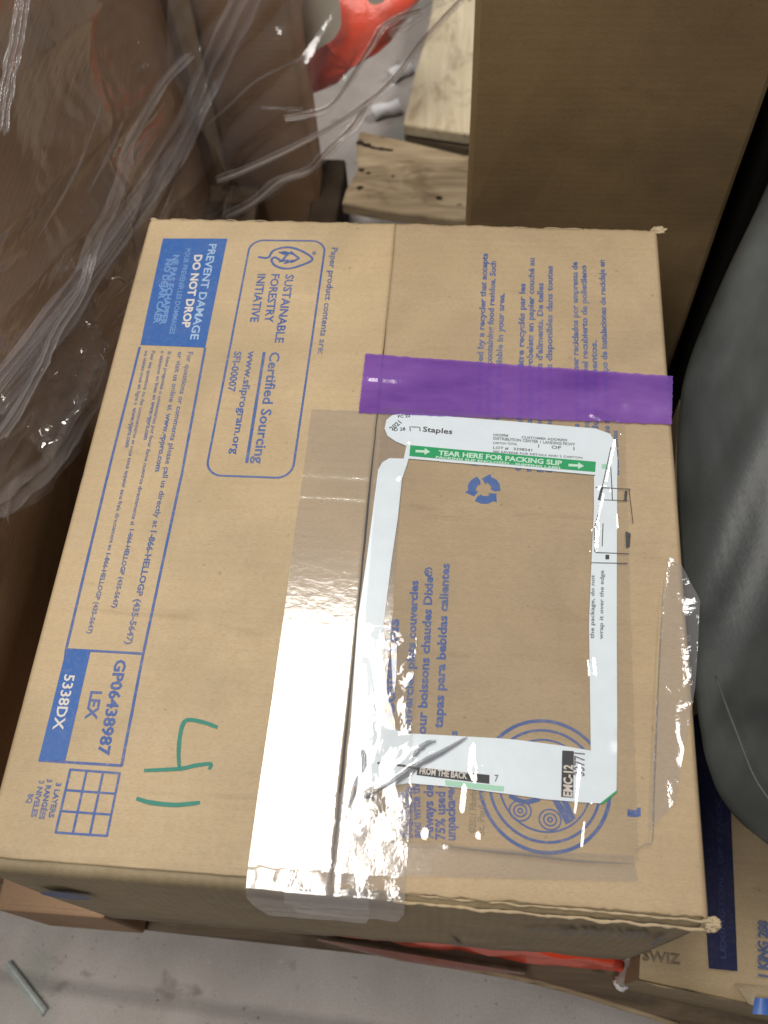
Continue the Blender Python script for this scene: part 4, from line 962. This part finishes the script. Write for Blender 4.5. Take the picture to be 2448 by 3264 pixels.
# ================================================================== DARK GREY BUNDLE AT THE RIGHT
GB = thing("grey_bundle", (.75, .40, BASE), "bulky dark grey sheeting-covered bundle leaning at the right edge", "bundle")
b = MB()
edge = smooth_path([(0.6200, 0.7959, -0.0200), (0.5587, 0.6435, -0.0200), (0.5060, 0.5087, -0.0200), (0.4657, 0.4003, -0.0200), (0.4528, 0.3112, -0.0200), (0.4517, 0.2152, -0.0200), (0.4542, 0.1275, -0.0200), (0.4638, 0.0851, -0.0200), (0.4795, 0.0642, -0.0200), (0.4967, 0.0504, -0.0200), (0.5286, 0.0247, -0.0200)], 8)
def gb(u, v):
    t = v * (len(edge) - 1); i = min(len(edge) - 2, int(t)); p = edge[i].lerp(edge[i + 1], t - i)
    c = Vector((.86, .36, 0)); q = p.to_2d(); d = (c.to_2d() - q)
    a = u * pi                       # from low outside, over the rim, to the top centre
    k = .5 - .5 * cos(a * .75)
    z = -.02 + .19 * sin((u - .42) * 1.9) if u > .42 else -.02 - .245 * (1 - (u / .42)) ** 1.0
    inn = 0.0 if u < .42 else ((u - .42) / .58) ** 1.5
    und = (1 - u / .42) * .17 if u < .42 else 0
    q = q + d * (inn * .9) + d.normalized() * und
    s_ = q.x * .45 + q.y * .9; t_ = q.x * .9 - q.y * .45       # folds run diagonally
    f_ = .050 * N3(t_ * 12, s_ * 1.8, z * 2) + .014 * N3(t_ * 34, s_ * 3, z * 4) + .006 * N3(t_ * 80, s_ * 6, z * 4)
    nrm = -d.normalized()
    kk = min(1., max(.25, inn * 3 + .35))
    return (q.x + nrm.x * f_ * .25 * (1 - inn), q.y, z + f_ * kk * (1 if u > .42 else .4))
b.grid(gb, 70, 120); b.obj("sheeting", FABRIC, GB, smooth=True)
b = MB(); tube(b, [(0.4604, 0.1466, 0.0200), (0.4672, 0.1078, 0.0300), (0.4740, 0.0788, 0.0350), (0.4843, 0.0619, 0.0350)], .0008, 6, 2, .2); b.obj("seam", FABRIC, GB, smooth=True)
b = MB(); b.box(.62, 1.05, .14, .62, BASE + .012, -.06); b.obj("bundle_core", simple("dark_bundle_core", (.02, .02, .022), .8), GB)

# ================================================================== STRETCH FILM OVER THE LEFT STACK
SW = thing("stretch_film", (-.09, .65, DECK), "loose clear stretch film draped over the stack at the left, wrinkled and shiny", "plastic film")
b = MB()
low = [Vector(p) for p in smooth_path([(-0.0500, 0.2261, 0.0234), (-0.0500, 0.2461, 0.0078), (-0.0500, 0.2790, -0.0230), (-0.0500, 0.3298, -0.0579), (-0.0500, 0.3802, -0.0814), (-0.0500, 0.4217, -0.1059), (-0.0500, 0.4774, -0.1165), (-0.0500, 0.5381, -0.1182), (-0.0600, 0.6103, -0.1405), (-.07, 1.0, -.40)], 6)]
upp = [Vector(p) for p in smooth_path([(-0.0900, 0.3288, 0.0538), (-0.0900, 0.3776, 0.0862), (-0.0900, 0.4906, 0.1629), (-0.0900, 0.5809, 0.1906), (-0.0900, 0.6629, 0.1527), (-.09, .80, .15), (-.09, .90, .15), (-.09, 1.0, .14)], 6)]
def film(u, v):
    ta = u * (len(low) - 1); i = min(len(low) - 2, int(ta)); a = low[i].lerp(low[i + 1], ta - i)
    tb = u * (len(upp) - 1); j = min(len(upp) - 2, int(tb)); c = upp[j].lerp(upp[j + 1], tb - j)
    p = a.lerp(c, v)
    s_ = p.y * .93 - p.z * .37; t_ = p.y * .37 + p.z * .93
    r1 = 1 - abs(N3(t_ * 20, s_ * 2.2, 4)) * 2; r2 = 1 - abs(N3(t_ * 60, s_ * 6, 8)) * 2
    loose = max(.25, 1 - v * 1.1)
    p.x += .016 * r1 * loose + .0060 * r2 * loose * loose * loose + .0012 * N3(p.y * 60, p.z * 60, 2) * loose
    p.z += .002 * N3(p.y * 50, p.z * 50, 7) * loose
    return p
b.grid(film, 190, 150); b.obj("film_sheet", WRAP, SW, smooth=True)
def strand(name, pts, r, seed):
    rope(name, pts, lambda v: r * (3.2 + 2.4 * N3(v * 5, seed)), seed + 40, WRAP_T, n=10, pleats=1.5, depth=.0025)
    return rope(name, pts, lambda v: r * (1.5 + 1.2 * N3(v * 6, seed)), seed, STRAND, n=10, pleats=1, depth=.002)
def rope(name, pts, w0, seed, m, n=22, pleats=5, depth=.006, axis=Vector((0, 0, 1))):
    P = smooth_path([Vector(p) for p in pts], 10); b = MB(); M = len(P)
    def f(u, v):
        i = min(M - 2, int(v * (M - 1))); p = P[i].lerp(P[i + 1], v * (M - 1) - i); d = (P[i + 1] - P[i]).normalized()
        face = Vector((.40, -.60, .69)); side = d.cross(face).normalized(); out = side.cross(d)
        wd = (w0(v) if callable(w0) else w0) * (1 + .25 * N3(v * 9, seed))
        k = (u - .5) + .06 * N3(v * 12, u * 6, seed)
        return p + side * wd * k + out * depth * (sin(u * pleats * 2 * pi + 3 * N3(v * 4, seed)) + .7 * N3(u * 14, v * 10, seed))
    b.grid(f, n, M * 2); return b.obj(name, m, SW, smooth=True)
rope("gathered_film", [(-0.0700, 0.3190, 0.0349), (-0.0750, 0.4497, -0.0295), (-0.0750, 0.5979, -0.0874), (-0.0800, 0.8475, -0.1903), (-0.0630, 0.9800, -0.1942), (-0.0135, 1.0000, -0.1231), (0.0297, 1.0000, -0.0523)], lambda v: .026 + .012 * v, 2, WRAP_B, pleats=2.5)
rope("gathered_film", [(-0.0650, 0.3178, 0.0460), (-0.0700, 0.5458, -0.0638), (-0.0750, 0.7018, -0.1321), (-0.0930, 0.9500, -0.2423)], .010, 12, WRAP_T, pleats=3)
rope("film_fold", [(-0.0485, 0.9200, -0.1024), (-0.0626, 0.8500, -0.0849), (-0.0700, 0.7634, -0.0724), (-0.0700, 0.7170, -0.0625), (-0.0650, 0.6708, -0.0581), (-0.0600, 0.6121, -0.0447), (-0.0600, 0.5687, -0.0335), (-0.0550, 0.5056, -0.0182)], lambda v: .010 + .006 * v, 5, WRAP_T, n=12, pleats=2, depth=.003)
b = MB()
def crum(u, v):
    a = Vector((-0.0950, 0.5799, -0.1182)).lerp(Vector((-0.0300, 0.4489, -0.0660)), u); c = Vector((-0.0900, 0.3638, -0.0217)).lerp(Vector((-0.0120, 0.2848, 0.0185)), u)
    p = a.lerp(c, v); e = min(u, 1 - u, v, 1 - v) * 5; k = min(1, e)
    p.x += .016 * N3(p.y * 34, p.z * 34, 3) * k + .010 * (1 - 2 * abs(N3(p.y * 70, p.z * 60, 9))) * k - .006 * (1 - k)
    p.y += .006 * N3(p.y * 50, p.z * 50, 13) * k + (.012 * N3(v * 9, u * 9, 4)) * (1 - k); p.z += .012 * N3(p.y * 45, p.x * 60, 23) * k + (.012 * N3(v * 9, u * 9, 14)) * (1 - k); return p
b.grid(crum, 70, 120); b.obj("crumpled_film", GLINT, SW, smooth=True)
rope("film_fold", [(-0.0700, 0.6285, 0.1687), (-0.0700, 0.5865, 0.1558), (-0.0700, 0.5451, 0.1467), (-0.0700, 0.5051, 0.1344)], .012, 7, WRAP_T, n=12, pleats=3, depth=.004)
rope("film_fold", [(-0.0500, 0.5215, -0.0146), (-0.0500, 0.4825, -0.0162), (-0.0500, 0.4273, 0.0038), (-0.0500, 0.3948, 0.0097), (-0.0500, 0.3720, 0.0151), (-0.0500, 0.3261, 0.0258), (-0.0500, 0.2929, 0.0396)], .010, 9, WRAP_T, n=12, pleats=2, depth=.004)
rope("film_fold", [(-0.0450, 0.4609, -0.0945), (-0.0450, 0.4119, -0.0811), (-0.0450, 0.3671, -0.0613), (-0.0450, 0.3215, -0.0399), (-0.0450, 0.2715, -0.0013), (-0.0450, 0.2368, 0.0283)], .020, 13, WRAP_T, n=16, pleats=2, depth=.005)
fr = random.Random(11)
for k in range(11):
    y0 = fr.uniform(.30, .95); z0 = -.40 + (y0 - .3) * .15 + fr.uniform(0, .42); ln_ = fr.uniform(.05, .22); up_ = fr.uniform(-.42, -.12)
    x0 = -.045 - .03 * min(1, max(0, (z0 + .4) / .5)) + .004
    rope("film_fold", [(x0, y0, z0), (x0 + fr.uniform(-.004, .006), y0 + ln_ * .5, z0 + ln_ * .5 * up_ + fr.uniform(-.006, .006)), (x0 - .004, y0 + ln_, z0 + ln_ * up_)],
         lambda v, w_=fr.uniform(.0015, .0040): w_ * (.25 + sin(pi * min(1, max(0, v)))), 60 + k, WRAP_T, n=6, pleats=1, depth=.0022)
# film hanging between the stack and the upper right, with twisted strands
b = MB()
g0 = [Vector(p) for p in smooth_path([(-0.0692, 0.8800, -0.0949), (-0.0029, 0.8800, -0.2917), (0.0788, 0.8800, -0.2353), (0.1485, 0.9000, -0.1729), (0.1997, 0.9500, -0.1439), (0.2279, 1.0000, -0.1247), (0.2768, 1.0500, -0.1006)], 8)]
g1 = [Vector(p) for p in smooth_path([(-0.0672, 0.9500, -0.0336), (-0.0280, 0.9500, -0.0334), (0.0304, 0.9500, -0.0331), (0.0824, 0.9800, -0.0522), (0.1387, 1.0000, -0.0648), (0.1967, 1.0200, -0.0774), (0.2663, 1.0500, -0.0942)], 8)]
def film2(u, v):
    ta = u * (len(g0) - 1); i = min(len(g0) - 2, int(ta)); p = g0[i].lerp(g0[i + 1], ta - i).lerp(g1[i].lerp(g1[i + 1], ta - i), v)
    s_ = p.x * .75 + p.z * .66; t_ = -p.x * .66 + p.z * .75
    p.y += .010 * (1 - 2 * abs(N3(t_ * 22, s_ * 2, 5))) + .0018 * N3(t_ * 80, s_ * 10, 3); return p
b.grid(film2, 140, 90); b.obj("film_sheet", WRAP, SW, smooth=True)
strand("film_strand", [(0.2688, 1.0500, -0.1115), (0.2194, 1.0000, -0.1384), (0.1956, 0.9500, -0.1416), (0.1599, 0.9200, -0.1619), (0.1028, 0.9000, -0.1914), (0.0070, 0.8800, -0.2330), (-0.0415, 0.8800, -0.2551)], 0.0032, 21)
strand("film_strand", [(0.2178, 1.0000, -0.0982), (0.1796, 0.9700, -0.0954), (0.1579, 0.9500, -0.1168), (0.1308, 0.9300, -0.1485), (0.1061, 0.9100, -0.1682), (0.0562, 0.9000, -0.1746)], 0.0029, 22)
strand("film_strand", [(0.1564, 0.9300, -0.1698), (0.1394, 0.9000, -0.1831), (0.1102, 0.8800, -0.2025), (0.0787, 0.8800, -0.2367), (0.0412, 0.8800, -0.2543), (-0.0031, 0.8800, -0.2932), (-0.0422, 0.8800, -0.3171)], 0.0040, 23)
strand("film_strand", [(0.0687, 0.9500, -0.2010), (0.0154, 0.9500, -0.1991)], 0.0014, 24)
rope("film_strand", [(0.0899, 0.9500, -0.1202), (0.0276, 0.9500, -0.1521), (-0.0228, 0.9500, -0.1940), (-0.0898, 0.9500, -0.2515), (-0.1332, 0.9500, -0.2807)], .004, 25, WRAP_T, n=8, pleats=1, depth=.002)
rope("gathered_film", [(0.2393, 1.0600, -0.1183), (0.2081, 1.0200, -0.1162), (0.1760, 1.0000, -0.1252)], .022, 26, WRAP_T, n=14, pleats=4, depth=.004)
b = MB(); tube(b, [(-0.0200, 0.4871, -0.0048), (-0.0200, 0.4997, -0.0179), (-0.0200, 0.5075, -0.0334)], .0012, 6, 2, .3); b.obj("film_curl", STRAND, SW, smooth=True)
